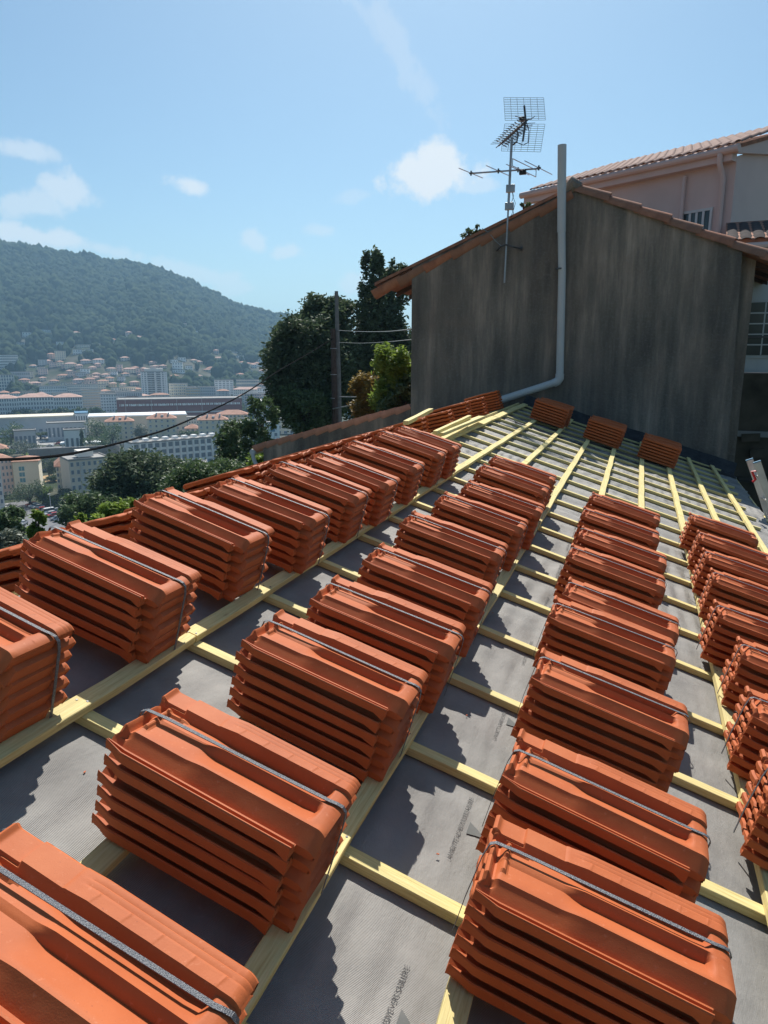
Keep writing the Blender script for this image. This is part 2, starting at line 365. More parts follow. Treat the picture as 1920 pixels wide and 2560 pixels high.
# underlay: one rumpled sheet
def fbm(x, y, seed, oct=4):
    r = np.random.default_rng(seed); out = 0*x; a = 1.
    for k in range(oct):
        for j in range(3):
            th = r.uniform(0, 6.28); fr = 2**k*r.uniform(.8, 1.25); out = out+a*np.sin((x*math.cos(th)+y*math.sin(th))*fr+r.uniform(0, 6.28)+1.3*np.sin((x*math.sin(th)-y*math.cos(th))*fr*.6))
        a *= .5
    return out/4
CB = [1.355-.49*k for k in range(6, 0, -1)]+[1.355, 1.852, 2.358, 2.867, 3.37, 3.84, 4.30, 4.80]+[4.80+.49*k for k in range(1, 15)]
cbA = np.array(CB)
def felt_w(u, v):
    d = np.min(np.abs(v[..., None]-cbA), -1)                       # distance to a counter batten holds the sheet down
    free = np.clip((d-.025)/.12, 0, 1)
    far = .55+1.15*sstep((v-4)/3)
    ph = fbm(u*1.1, v*1.1, 3, 2)
    cre = np.sin(v*34+2.3*np.sin(u*1.9+v*1.2)+2.2*ph)*(.5+.5*np.sin(u*2.3+v*3.1+ph))      # creases that run down the slope
    cre2 = np.sin(u*22+3*fbm(u*.8, v*.8, 8, 2)+v*6)
    lon = np.sin(u*62+2.6*np.sin(v*1.7+u*3)+1.8*fbm(u*2.2, v*.9, 12, 3))*np.clip(.35+fbm(u*2.5, v*1.6, 14, 2), 0, 1.3)   # soft folds running along the battens
    lon2 = np.sin(u*118+2*np.sin(v*3.1)+2.5*fbm(u*3, v*1.4, 15, 3))*np.clip(fbm(u*3.1, v*2.2, 16, 2), 0, 1)
    return free*(.0042*lon+.0016*lon2+(far-.45)*(.0075*cre+.005*cre2*(.4+.6*np.abs(fbm(u, v, 21, 1))))+.0055*fbm(u*5, v*5, 5, 4)+.0026*fbm(u*18, v*18, 6, 3))-.004
def felt(u0, u1, v0, v1, du, dv, flip=False):
    uu = np.arange(u0, u1+du*.5, du); vv = np.arange(v0, v1+dv*.5, dv); U_, V_ = np.meshgrid(uu, vv, indexing='ij')
    W_ = felt_w(U_, V_); a, b = U_.shape
    if not flip: U_ = np.where(U_ > u1-du*1.5, U_+.02*np.sin(V_*5)+.012*np.sin(V_*17), U_)
    i = (np.arange(a-1)[:, None]*b+np.arange(b-1)[None]).ravel(); Fq = np.stack([i, i+b, i+b+1, i+1], 1)
    return np.stack([U_, V_, W_], -1).reshape(-1, 3), Fq
v_, f_ = felt(UR, 3.05, VN, VF-.02, .0105, .0165)
inst('underlay', npmesh('underlay', v_, f_, M_FELT, True), roof)
v_, f_ = felt(0, 3.4, -VF+.02, -VN, .05, .05, True)
lroof = empty('roof_far_slope', tuple(RIDGE_P), LROT, 'far slope of the roof being retiled, falling away behind the ridge', 'roof')
inst('underlay', npmesh('underlay_far', v_, f_, M_FELT, True), lroof)
for rr, u0, u1, a, b in ((roof, UR+.01, 3.02, VN, VF-.01), (lroof, .01, 3.38, -VF+.01, -VN)):
    MB().box((u0, a, -.10), (u1, b, -.055)).build('deck', M_WOOD, rr)
# printed words of the sheet, lying on it
bl = ('LANGUETTE ADHÉSIVE VERS SABLIÈRE')
def word_mesh(n_u, n_v):
    c = bpy.data.curves.new('felt_lettering', 'FONT'); c.body = bl; c.size = .0165; c.align_x = 'LEFT'; c.space_character = 1.0
    o_ = bpy.data.objects.new('tmp', c); COL.objects.link(o_); dg = bpy.context.evaluated_depsgraph_get()
    m_ = bpy.data.meshes.new_from_object(o_.evaluated_get(dg)); bpy.data.objects.remove(o_)
    n = len(m_.vertices); co = np.empty(n*3, np.float32); m_.vertices.foreach_get('co', co); co = co.reshape(-1, 3)
    wid = co[:, 0].max(); sc_ = .263/wid
    u = 1.168-co[:, 1]*1.06; v = co[:, 0]*sc_
    return m_, u, v
m0, wu, wv = word_mesh(0, 0); m0.materials.clear(); m0.materials.append(M_PRINT)
for k, v0 in enumerate([.315, .917, 1.517, 2.12, 2.735, 3.34, 3.95, 4.56, 5.15, 5.75]):
    mm = m0.copy(); VV = np.stack([wu, wv+v0, felt_w(wu, wv+v0)+.0036], -1).astype(np.float32); mm.vertices.foreach_set('co', VV.ravel()); mm.update()
    inst('printed_words', mm, roof)
    # the arrow towards the eave
    tri = []; N = 10
    for i in range(N+1):
        for j in range(N+1-i):
            a_, b_ = i/N, j/N
            uu = 1.181+.052*a_; vv = v0+.118+.05*b_*(1-0)+.012*a_; 
            tri.append((uu, vv))
    tu = np.array([t[0] for t in tri]); tv = np.array([t[1] for t in tri]); idx = {}; c_ = 0
    for i in range(N+1):
        for j in range(N+1-i): idx[i, j] = c_; c_ += 1
    fs = [(idx[i, j], idx[i+1, j], idx[i, j+1]) for i in range(N) for j in range(N-i)]+[(idx[i+1, j], idx[i+1, j+1], idx[i, j+1]) for i in range(N) for j in range(N-i-1)]
    inst('printed_arrow', npmesh('printed_arrow', np.stack([tu, tv, felt_w(tu, tv)+.003], -1), fs, M_PRINT2), roof)
# timber
def plank(L, w, h, seed, bow=.002):
    """a sawn bar along local X with slightly uneven arrises"""
    r = random.Random(seed); mb = MB(); n = max(4, int(L/.25)); ys = []
    prof = lambda: [(-w/2, 0), (w/2, 0), (w/2, h), (-w/2, h)]
    c = .0018
    ring = [(-w/2, c), (-w/2+c, 0), (w/2-c, 0), (w/2, c), (w/2, h-c), (w/2-c, h), (-w/2+c, h), (-w/2, h-c)]
    v = []
    for i in range(n+1):
        x = L*i/n; oy = bow*math.sin(i*1.7+seed)+r.uniform(-1, 1)*.0008; oz = r.uniform(-1, 1)*.0006; k = 1+r.uniform(-.02, .02)
        v += [(x, y*k+oy, z+oz) for y, z in ring]
    f = [(i*8+k, (i+1)*8+k, (i+1)*8+(k+1) % 8, i*8+(k+1) % 8) for i in range(n) for k in range(8)]+[tuple(range(8)), tuple(range(n*8, n*8+8))[::-1]]
    return mb.add(v, [q[::-1] for q in f])
cbm = [plank(3.36, .040, .027, s).mesh('counter_batten', M_WOOD, False) for s in range(4)]
LB = [-0.25, .145, .52, .914, 1.27, 1.632, 1.99, 2.348, 2.695]
for k, v in enumerate(CB):
    if v > VF-.1: continue
    far = v > 6
    inst('counter_batten', cbm[k % 4], roof, (UR+.03+random.uniform(-.02, .02), v, -.001), (0, 0, random.uniform(-.003, .003)), (.935+random.uniform(-.03, .01), 1, 1))
    inst('counter_batten', cbm[(k+1) % 4], lroof, (.03, -v, -.001))
bm_ = [plank(4.6, .052, .027, 20+s, .0025).mesh('batten', M_WOOD) for s in range(5)]
for k, u in enumerate(LB):
    v = VN; i = 0
    while v < 11.55:
        L_ = min(4.6 if i else 3.1+.35*(k % 4), 11.62-v); wd = 1.5 if k == 0 and v > 2 else 1.
        inst('batten', bm_[(k+i) % 5], roof, (u+random.uniform(-.003, .003), v, .0262), (0, 0, math.pi/2+random.uniform(-.0015, .0015)), (L_/4.6*.9985, wd, 1)); v += L_; i += 1
for u in (.05, .44, .83, 1.22, 1.6):
    for i in range(3): inst('batten', bm_[i], lroof, (u, -VF+.3+4.5*i, .0262), (0, 0, math.pi/2), (.97, 1, 1))
nb = MB()
for u in LB[1:]:
    for v in CB:
        if v < 6:
            for du, dv2 in ((-.012, -.006), (.012, .007)): nb.tube([(u+du, v+dv2, .050), (u+du, v+dv2, .0545)], .0032, 6)
nb.build('nail_heads', M_STEELDK, roof)['kind'] = 'stuff'
# ridge board and eave board
MB().box((3.04, VN, -.12), (3.062, VF-.02, -.010)).build('eave_board', M_WOOD, roof)
MB().box((3.395, -VF+.02, -.12), (3.417, -VN, -.010)).build('eave_board', M_WOOD, lroof)
# membrane lapped against the wall, and the crinkled foil beside it
def crinkle(name, u0, u1, v0, v1, amp, mat, seed, up=0, n=(90, 16)):
    uu, vv = np.meshgrid(np.linspace(u0, u1, n[0]), np.linspace(0, 1, n[1]), indexing='ij')
    V_ = v0+(v1-v0)*vv+.03*np.sin(uu*9+seed)*(vv-.5)
    W_ = amp*fbm(uu*11, V_*11, seed, 4)+.006+up*np.clip((vv-.62)/.38, 0, 1)**1.2
    W_ = np.maximum(W_, .0035)
    if up: V_ = np.where(vv > .62, v0+(v1-v0)*(.62+(vv-.62)*.6), V_)
    a, b = uu.shape; i = (np.arange(a-1)[:, None]*b+np.arange(b-1)[None]).ravel()
    return inst(name, npmesh(name, np.stack([uu, V_, W_], -1).reshape(-1, 3), np.stack([i, i+b, i+b+1, i+1], 1), mat, True), roof)
crinkle('wall_flashing', UR, 3.05, 11.35, 12.0, .010, M_MEMB, 31, .16)
crinkle('foil_strip', -.2, 1.62, 9.55, 10.0, .012, M_FOIL, 32)

# ------------------------------------------------------------------ interlocking roof tile
TL, TW, PITCHT, YS = .480, .268, .0385, .890
def tile_h(u, v):
    """top surface of the tile over its own length u (0 head) and width v (0 near edge)"""
    k = sstep((u-.15)/.05)
    pv = [0, .0025, .005, .0085, .013, .0165, .021, .026, .034, .058, .066, .074, .105, .130, .136, .145, .180, .1955, .203, .2095, .262, .268]
    front = [.030, .0325, .0325, .0215, .0215, .030, .030, .018, .018, .040, .0478, .0470, .035, .0245, .035, .0462, .030, .0235, .038, .0515, .0520, .047]
    head = [.030, .0325, .0325, .0215, .0215, .030, .030, .018, .018, .035, .0430, .0425, .0375, .0345, .037, .0395, .034, .0255, .037, .0475, .0475, .044]
    h = np.interp(v, pv, front)*k+np.interp(v, pv, head)*(1-k)
    # rounded start of the middle roll
    # twin grooves of the side lock
    h = h+.004*np.clip(1-u/.03, 0, 1)*(v < .03)*0
    # head: rim, trough, hooks, nail boss
    on = (v > .052)
    h = h+on*.007*np.exp(-((u-.006)/.005)**2)-on*.009*np.exp(-((u-.019)/.006)**2)*(v < .205)
    bar = sstep((v-.088)/.006)*sstep((.196-v)/.006)*(1-.8*sstep((v-.136)/.004)*sstep((.148-v)/.004))
    h = h+bar*.009*np.exp(-(((u-.034)/.0065)**2)**1.5)
    boss = np.hypot(np.maximum(0, np.abs(u-.056)-.016), v-.186); h = h+.006*sstep((.012-boss)/.004)-.008*np.exp(-(((u-.066)**2+(v-.186)**2)/.0035**2))
    # stepped shoulder of the far roll at the head, then its pressed pattern
    h = h-(v > .203)*.006*(1-sstep((u-.062)/.003))+(v > .203)*.002*sstep((u-.150)/.004)
    fr = (v > .206)*sstep((u-.165)/.01)
    for c in (.205, .265, .325, .385, .44): h = h+fr*.0010*np.exp(-((u-c-.25*(v-.235))/.0020)**2)*(v < .236)
    h = h-fr*.0013*(np.exp(-((v-.237)/.0016)**2)+np.exp(-((v-.250)/.0016)**2))
    # fluted lower corner beside the side lock, and the rounded tail
    t = np.clip((u-(TL-.034))/.034, 0, 1)
    h = h-np.clip((t-.35)/.65, 0, 1)**2.4*.011
    h = h-.010*sstep((u-(TL-.055))/.05)*np.exp(-((v-.108)/.020)**2)*0
    mid = sstep((u-(TL-.045))/.03)
    close = sstep((u-(TL-.052))/.018); h = h+close*np.maximum(0, .0462-t**3*.009-h)*(v > .076)*(v < .2105)
    return h
def tile_mesh(name, U, Vv):
    U = np.array(sorted(set(U))); Vv = np.array(sorted(set(Vv))); nu, nv = len(U), len(Vv)
    UU, VV = np.meshgrid(U, Vv, indexing='ij'); H = tile_h(UU, VV)
    if 'top' not in name: H = np.where((VV > .006) & (VV < .03) & (UU < TL-.06), np.minimum(H, .0185), H)
    # outline: ragged head edge, pointed lock at the head, lock stops short of the tail
    X = UU.copy(); X = np.where(VV < .052, X+(1-UU/TL)**8*(-.006), X); X = X+(1-UU/TL)**10*(-.006*(VV > .213))
    Y = VV.copy(); Y = Y+np.clip(1-UU/.045, 0, 1)*np.clip(1-VV/.03, 0, 1)*.018
    keep = ~((VV[:-1, :-1] < .0295)[:, :] & (UU[:-1, :-1] >= TL-.0431))
    Y = Y*YS
    vid = {}; verts = []; faces = []; cnt = {}
    T = np.full(H.shape, .013)
    cells = [(i, j) for i in range(nu-1) for j in range(nv-1) if keep[i, j]]
    used = set()
    edges = {}
    for i, j in cells:
        q = [(i, j), (i+1, j), (i+1, j+1), (i, j+1)]; used.update(q)
        for a, b in zip(q, q[1:]+q[:1]):
            edges[(a, b)] = 1
    bound = [(a, b) for (a, b) in edges if (b, a) not in edges]
    bd = {}
    for a, b in bound:
        for p in (a, b):
            i, j = p; u, v = UU[i, j], VV[i, j]
            if u > TL-.045 and v > .205: t = .0225
            elif u > TL-.045 and v > .029: t = .0345
            elif u > TL-.06: t = .0345
            elif v < .001: t = .0195-.008*(1-sstep(u/.04))-.004*math.sin(u*60)*math.exp(-u*20)
            elif v > TW-.001: t = .020
            else: t = .012+.003*math.sin(v*190)
            bd[p] = max(bd.get(p, 0), t)
    for p in used:
        i, j = p; vid[p] = len(verts); verts.append((X[i, j], Y[i, j], H[i, j]))
    off = len(verts); bid = {}
    for p in used:
        i, j = p; t = bd.get(p, .012); bid[p] = len(verts)
        zb = H[i, j]-t
        u, v = UU[i, j], VV[i, j]
        ix = -.009 if (p in bd and u > TL-.002) else 0; iy = -.007 if (p in bd and v > TW-.001) else 0
        verts.append((X[i, j]+ix, Y[i, j]+iy, max(zb, .0002) if p in bd else zb))
    for i, j in cells:
        q = [(i, j), (i+1, j), (i+1, j+1), (i, j+1)]
        faces.append([vid[p] for p in q]); faces.append([bid[p] for p in q[::-1]])
    for a, b in bound: faces.append([vid[b], vid[a], bid[a], bid[b]])
    m = bpy.data.meshes.new(name); m.from_pydata(verts, [], faces); m.update(); m.materials.append(M_TERRA); m.shade_smooth(); m.set_sharp_from_angle(angle=R(22)); return m
vf = [0, .0012, .0025, .005, .0067, .0085, .013, .0147, .0165, .021, .0235, .026, .034, .038, .047, .053, .058, .062, .066, .070, .074, .082, .090, .098, .105, .114, .120, .125, .130, .133, .136, .139, .142, .145, .149,
      .156, .164, .172, .178, .182, .186, .188, .192, .1955, .199, .203, .206, .2095, .214, .220, .226, .230, .233, .236, .241, .245, .247, .249, .253, .258, .262, .265, .268]
uf = [0, .003, .006, .009, .012, .015, .018, .022, .026, .029, .032, .035, .038, .041, .045, .050, .055, .059, .0625, .0655, .068, .073, .08, .09, .10, .115, .13, .14, .149, .154, .16, .17, .18]
for c in (.205, .265, .325, .385, .44): uf += [c-.008, c-.004, c-.002, c, c+.002, c+.004, c+.008, c+.022]
uf += [TL-.043, TL-.032, TL-.026, TL-.020, TL-.014, TL-.009, TL-.005, TL-.002, TL]
uf = [u for u in uf if u <= TL]
TILE_HI = tile_mesh('roof_tile_top', uf, vf)
ul = [0, .006, .013, .022, .034, .048, .0655, .09, .135, .155, .18, .25, .33, .40, TL-.043, TL-.034, TL-.024, TL-.014, TL-.006, TL]
vl = [0, .0025, .005, .0085, .013, .0165, .021, .026, .034, .045, .058, .066, .074, .09, .105, .130, .136, .145, .180, .1955, .203, .2095, .24, .262, .268]
TILE_LO = tile_mesh('roof_tile', ul, vl)
def strap_mesh(n, y):
    Ht = (n-1)*PITCHT; mb = MB(); w = .0044
    pts = [(-.010, .002), (-.0125, Ht*.5), (-.011, Ht+.012), (-.006, Ht+.0445), (.004, Ht+.0495), (.05, Ht+.0500), (.24, Ht+.0495), (.445, Ht+.0495), (.462, Ht+.0485), (TL-.006, Ht+.0445), (TL+.002, Ht+.034), (TL+.004, Ht+.010), (TL+.005, Ht*.5), (TL+.004, .002)]
    v = []
    for i, (x, z) in enumerate(pts):
        a = pts[max(0, i-1)]; b = pts[min(len(pts)-1, i+1)]; d = Vector((b[0]-a[0], b[1]-a[1])).normalized(); nx, nz = -d.y, d.x
        yy = y-.02+.05*i/len(pts)
        for s, t in ((-w, 0), (w, 0), (w, .0016), (-w, .0016)): v.append((x+nx*t, yy+s, z+nz*t))
    f = [(i*4+k, i*4+(k+1) % 4, (i+1)*4+(k+1) % 4, (i+1)*4+k) for i in range(len(pts)-1) for k in range(4)]
    return mb.add(v, f).mesh('strap', M_STRAP)
STRAPS = {(n, y): strap_mesh(n, y) for n in (4, 5, 6, 7, 8) for y in (.132, .146, .160)}
def stack(M_, u, v, n, label, group, strap=True, rz=0., frame=None, w=.0535, hi=True):
    """tiles nested one on the other, resting on two battens"""
    loc = P(u, v, w) if M_ is RM else RIDGE_P+LU*u+LV*v+LW*w
    t = empty('tile_stack', tuple(loc), (M_ @ Matrix.Rotation(rz, 3, 'Z')).to_euler(), label, 'roof tiles', group)
    for k in range(n):
        top = k == n-1
        j = random.uniform
        inst('roof_tile', TILE_HI if top and hi else TILE_LO, t, (j(-.0045, .0045)-.001*k, j(-.004, .004), k*PITCHT+.0004), (j(-.002, .002), j(-.0015, .0015), j(-.012, .012)))
    if strap: inst('strap', STRAPS[n, random.choice((.132, .146, .160))], t)
    return t
ORD = ['first', 'second', 'third', 'fourth', 'fifth', 'sixth', 'seventh', 'eighth', 'ninth', 'tenth']
rows = {
 'row beside the ridge': (-.345, [(.129, 1.317), (.165, 1.797), (.129, 2.356), (.195, 2.768), (.180, 3.281), (.195, 3.691), (.190, 4.227), (.175, 4.824), (.180, 5.23)], 'closest to the ridge'),
 'second row from the ridge': (.445, [(.965, .774), (.937, 1.262), (.930, 1.801), (.960, 2.191), (.954, 2.66), (.915, 3.239), (.93, 3.79), (.96, 4.257), (.912, 4.872), (.915, 5.325)], 'second'),
 'third row from the ridge': (1.21, [(1.70, .83), (1.716, 1.367), (1.700, 1.740), (1.692, 2.295), (1.680, 2.835), (1.700, 3.136), (1.662, 3.697), (1.677, 4.138), (1.66, 4.659), (1.667, 5.227)], 'third')}
for name, (uh, lst, _) in rows.items():
    for k, (ut, vfar) in enumerate(lst):
        stack(RM, ut-TL, vfar-TW*YS+.004, 6, 'strapped terracotta tile stack, %s from the viewer in the %s' % (ORD[k], name),
              'strapped tile stacks laid out on the roof battens', rz=random.uniform(-.035, .035))
row4 = [(1.92, 2.219), (1.934, 2.684), (1.966, 3.212), (1.915, 3.642), (1.946, 4.249), (1.944, 4.685), (1.938, 5.176), (1.923, 5.736)]
for k, (uh, vfar) in enumerate(row4):
    stack(RM, uh-.005, vfar-TW*YS+.004, 6, 'strapped terracotta tile stack, %s from the viewer in the row nearest the eave' % ORD[k],
          'strapped tile stacks laid out on the roof battens', rz=random.uniform(-.035, .035))
for k, (u, v, nm) in enumerate([(.065, 10.02, 'uppermost'), (.835, 9.82, 'middle'), (1.57, 9.72, 'lowest')]):
    stack(RM, u, v, 7, 'tall front tile stack in the shade of the stained wall, %s of three' % nm, 'tall tile stacks by the wall', strap=False, hi=False)
    stack(RM, u+.02, v+.34, 7, 'tall tile stack close against the stained wall, behind the %s front stack' % nm, 'tall tile stacks by the wall', strap=False, hi=False)
for k, v in enumerate([.95, 1.42, 1.97, 2.50, 3.02, 3.52, 4.03, 4.55, 5.1, 5.62]):
    stack(LM, .045, -v, 3 if v < 1.8 else (4 if v < 3.1 else 5), 'tile stack mostly hidden behind the ridge, %s from the viewer on the far slope' % ORD[k], 'tile stacks on the far slope', strap=False, hi=k < 3, rz=random.uniform(-.03, .03))
for k, (v, n, s_, nm) in enumerate([(6.75, 5, .10, 'beside the loose ridge boards'), (7.7, 5, .08, 'with sunlit heads next to the loose boards'), (8.5, 6, .06, 'half in shade before the wall'),
                             (9.3, 6, .04, 'in shade next to the waste pipe'), (10.3, 7, .02, 'nearest the wall beside the white pipe')]):
    stack(LM, s_, -v, n, 'tile stack on the far slope %s' % nm, 'tile stacks on the far slope', strap=False, hi=False)
# loose boards lying at the ridge
def loose(a, b, wd, th, label, seed):
    a, b = Vector(a), Vector(b); d = b-a; o_ = plank(d.length, wd, th, seed).build('loose_board', M_WOOD)
    x = d.normalized(); y = Vector((0, 0, 1)).cross(x).normalized(); z = x.cross(y)
    o_.matrix_world = Matrix(((x.x, y.x, z.x, a.x), (x.y, y.y, z.y, a.y), (x.z, y.z, z.z, a.z), (0, 0, 0, 1))); props(o_, label, 'board', 'loose boards lying at the ridge'); return o_
loose(atY(1015, 1062, 6.1), atY(1077, 1029, 7.4), .05, .035, 'loose sawn board sticking up over the ridge behind the last stacks', 71)
loose(atY(1098, 1090, 6.2), atY(1204, 1046, 8.2), .08, .03, 'broad loose board resting along the ridge batten', 72)
loose(atY(1087, 1087, 6.1), atY(1174, 1046, 7.7), .04, .035, 'thin loose lath leaning up against the far slope tiles', 73)
# small litter on the felt: chips of tile
for k, (u, v) in enumerate([(1.13, 1.505), (.30, 1.20), (.62, 2.60), (1.05, 2.18), (1.80, 2.35), (.95, 3.1)]):
    mb = MB(); mb.prism([(0, 0), (.007, .002), (.008, .005), (.002, .0045)], 0, .002)
    o_ = mb.build('tile_chip', M_TERRA, None); o_.location = P(u, v, .004); o_.rotation_euler = (RM @ Matrix.Rotation(k*1.3, 3, 'Z')).to_euler(); props(o_, 'tiny terracotta chip lying on the underlay '+['before the printed words', 'left of the nearest full stack', 'between the first two rows', 'below the second printed arrow', 'between the third and fourth rows', 'beside the second row shadows'][k], 'chip')
# clump of insulation/white scrap by the fourth row
# walls of the house below the roof
hw = empty('house_walls', (0, 0, 0), (0, 0, 0), 'plastered walls under the roof being retiled', 'building')
e = P(3.05, 0, 0); l = RIDGE_P+LU*3.3
MB().box((e.x-.45, VN+.3, -7), (e.x-.2, VF-.05, e.z-.12)).build('wall', M_CONC, hw)
MB().box((l.x+.2, VN+.3, -7), (l.x+.45, VF-.05, l.z-.12)).build('wall', M_CONC, hw)
MB().prism([(l.x+.46, -7), (e.x-.46, -7), (e.x-.46, e.z-.05), (RIDGE_P.x, RIDGE_P.z-.12), (l.x+.46, l.z-.05)], 0, .25, Matrix(((1, 0, 0, 0), (0, 0, 1, VN+.35), (0, 1, 0, 0), (0, 0, 0, 1)))).build('gable_wall', M_CONC, hw)

# ------------------------------------------------------------------ the neighbour's gable wall
YW = 12.12
AX = .29; AZ = 3.40; SL = .41
gh = empty('gable_house', (AX, YW, -6), (0, 0, 0), 'house with a dark stained gable wall at the end of the roof', 'house')
def G(x, z): return (x-AX, z+6)
MY = Matrix(((1, 0, 0, 0), (0, 0, 1, 0), (0, 1, 0, 0), (0, 0, 0, 1)))          # prism in x-z, thickness along +Y
MB().prism([(-2.60, 0), (2.72, 0), G(2.76, AZ-SL*(2.76-AX)), G(AX, AZ), G(-2.31, AZ-SL*(AX+2.31))], 0, .28, MY).build('gable_wall', M_WALL, gh, loc=(0, 0, 0))
# side walls and roof behind
MB().box((-2.58, .28, 0), (-2.32, 7.5, AZ-SL*(AX+2.31)+6)).build('side_wall', M_WALL, gh)
MB().box((2.45, .28, 0), (2.70, 7.5, AZ-SL*(2.76-AX)+6-.01)).build('side_wall', M_WALL, gh)
def slab(x0, x1, y0, y1, t, lift):
    s_ = -SL if x1 > AX else SL
    z0, z1 = AZ-SL*abs(x0-AX)+6+lift, AZ-SL*abs(x1-AX)+6+lift
    return MB().prism([(x0-AX, z0), (x1-AX, z1), (x1-AX, z1+t), (x0-AX, z0+t)], y0, y1, MY)
slab(AX, 3.42, -.02, 7.6, .05, .004).build('roof', M_OLDTILE, gh); slab(-2.98, AX-.001, -.02, 7.6, .05, .004).build('roof', M_OLDTILE, gh)
# boarding and a split rafter under each eave
for sgn, xa, xb in ((1, 2.74, 3.40), (-1, -2.96, -2.33)):
    for k in range(7):
        a = xa+(xb-xa)*k/7; b = xa+(xb-xa)*(k+.92)/7
        za, zb = AZ-SL*abs(a-AX)+6-.025, AZ-SL*abs(b-AX)+6-.025
        MB().prism([(a-AX, za), (b-AX, zb), (b-AX, zb+.02), (a-AX, za+.02)], .02, 7.4, MY).build('soffit_board', M_OLDTILE, gh)
    for yy in (.30, 1.1, 1.9, 2.7):
        za, zb = AZ-SL*abs(xa-AX)+6-.11, AZ-SL*abs(xb-AX)+6-.075
        MB().prism([(xa-AX, za), (xb-AX, zb), (xb-AX, zb+.045), (xa-AX, za+.08)], yy, yy+.07, MY).build('rafter', M_BROWNPOLE, gh)
def barrel(L, r0, r1, th=.014, n=10, arc=math.pi):
    """half round tile along local X, tapering, open below"""
    mb = MB(); v = []
    for i in range(5):
        x = L*i/4; r = r0+(r1-r0)*i/4
        for k in range(n+1):
            a = -arc/2+arc*k/n; v.append((x, math.sin(a)*r, math.cos(a)*r))
        for k in range(n+1):
            a = -arc/2+arc*k/n; v.append((x, math.sin(a)*(r-th), math.cos(a)*(r-th)))
    N = 2*(n+1); f = []
    for i in range(4):
        for k in range(n):
            f.append((i*N+k, i*N+k+1, (i+1)*N+k+1, (i+1)*N+k)); f.append((i*N+n+1+k, (i+1)*N+n+1+k, (i+1)*N+n+2+k, i*N+n+2+k))
        f.append((i*N, (i+1)*N, (i+1)*N+n+1, i*N+n+1)); f.append((i*N+n, i*N+N-1, (i+1)*N+N-1, (i+1)*N+n))
    for b in (0, 4*N):
        for k in range(n):
            q = (b+k, b+n+1+k, b+n+2+k, b+k+1); f.append(q if b == 0 else q[::-1])
    return mb.add(v, f).mesh('ridge_tile', M_OLDTILE, True, 50)
BAR = barrel(.46, .092, .112)
def verge(parent, x0, z0, x1, z1, n, yoff, mesh=BAR, off=(AX, -6)):
    L = math.hypot(x1-x0, z1-z0); st_ = L/n; ang = math.atan2(z1-z0, x1-x0)
    for k in range(n):
        t_ = k/n; x = x0+(x1-x0)*t_; z = z0+(z1-z0)*t_
        inst('coping_tile', mesh, parent, (x-off[0], yoff+random.uniform(-.008, .008), z-off[1]-.015+random.uniform(-.004, .004)+.010), (0, -ang-R(2.4), random.uniform(-.01, .01)), (st_*1.12/.46, 1.15, 1.35))
verge(gh, AX+.02, AZ-.03, 3.44, AZ-SL*3.15-.03, 7, .06)
verge(gh, AX-.02, AZ-.03, -2.99, AZ-SL*3.28-.03, 7, .06)
MB().tube([(-.12, .06, 9.38), (0, .04, 9.47), (.10, .06, 9.42)], [.09, .13, .08], 9).build('mortar_cap', M_WALL, gh, True)
# lower wall beyond the ridge
lw = empty('side_building', (-2.6, YW, -6), (0, 0, 0), 'low dark wall with terracotta coping sloping down beside the gable house', 'building')
MB().prism([(-2.71, 0), (0, 0), (.28, 6.0), (0.28, 6.02), (-2.71, 5.20)], .03, .30, MY).build('wall', M_WALL, lw)
MB().prism([(-2.95, 5.07), (.28, 5.96), (.28, 6.01), (-2.95, 5.12)], .31, 5.0, MY).build('roof', M_OLDTILE, lw)
BAR2 = barrel(.46, .092, .112); BAR2.materials[0] = simple('coping_clay', (.50, .25, .18), .8, .2, 4, .2, 0, .3)
verge(lw, .26-2.6, .05, -5.50, -.81, 12, .10, mesh=BAR2, off=(-2.6, -6))
MB().tube([(-2.93, -.02, 5.04), (-2.93, 5, 5.04)], .06, 10).build('gutter', M_PVC, lw, True)
MB().tube([(-2.93, .0, 5.02), (-2.90, -.02, 4.90), (-2.80, -.03, 4.72), (-2.70, -.06, 4.45), (-2.62, -.06, 4.2), (-2.60, -.06, 1)], .038, 10).build('downpipe', M_PVC, lw, True)
# pale waste pipe up the wall
wp = empty('waste_pipe', (.25, YW-.12, .52), (0, 0, 0), 'tall pale grey waste pipe running up the stained gable wall', 'pipe')
MB().tube([(0, 0, .05), (-.045, 0, 1.6), (-.09, .0, 2.3)], .060, 18).build('pipe', M_PVC, wp, True)
MB().tube([(-.088, 0, 2.24), (-.145, .0, 3.49)], .066, 18, cap=False).build('pipe', M_PVC, wp, True)
MB().tube([(-.087, 0, 1.68), (-.087, 0, 1.705)], .070, 18).build('clip', M_STEELDK, wp, True)
for z in (.45, 1.69): MB().box((-.02-.012*z, .05, z), (.01-.012*z, .12, z+.03)).build('bracket', M_STEELDK, wp)
MB().tube([(.0, 0, .07), (.0, 0, .0), (-.03, 0, -.05), (-.09, 0, -.08)], .070, 18).build('elbow', M_PVC, wp, True)
MB().tube([(-.07, 0, -.07), (-.55, -.01, -.235), (-1.1, -.02, -.42), (-2.2, -.03, -.77)], .060, 18).build('pipe', M_PVC, wp, True)
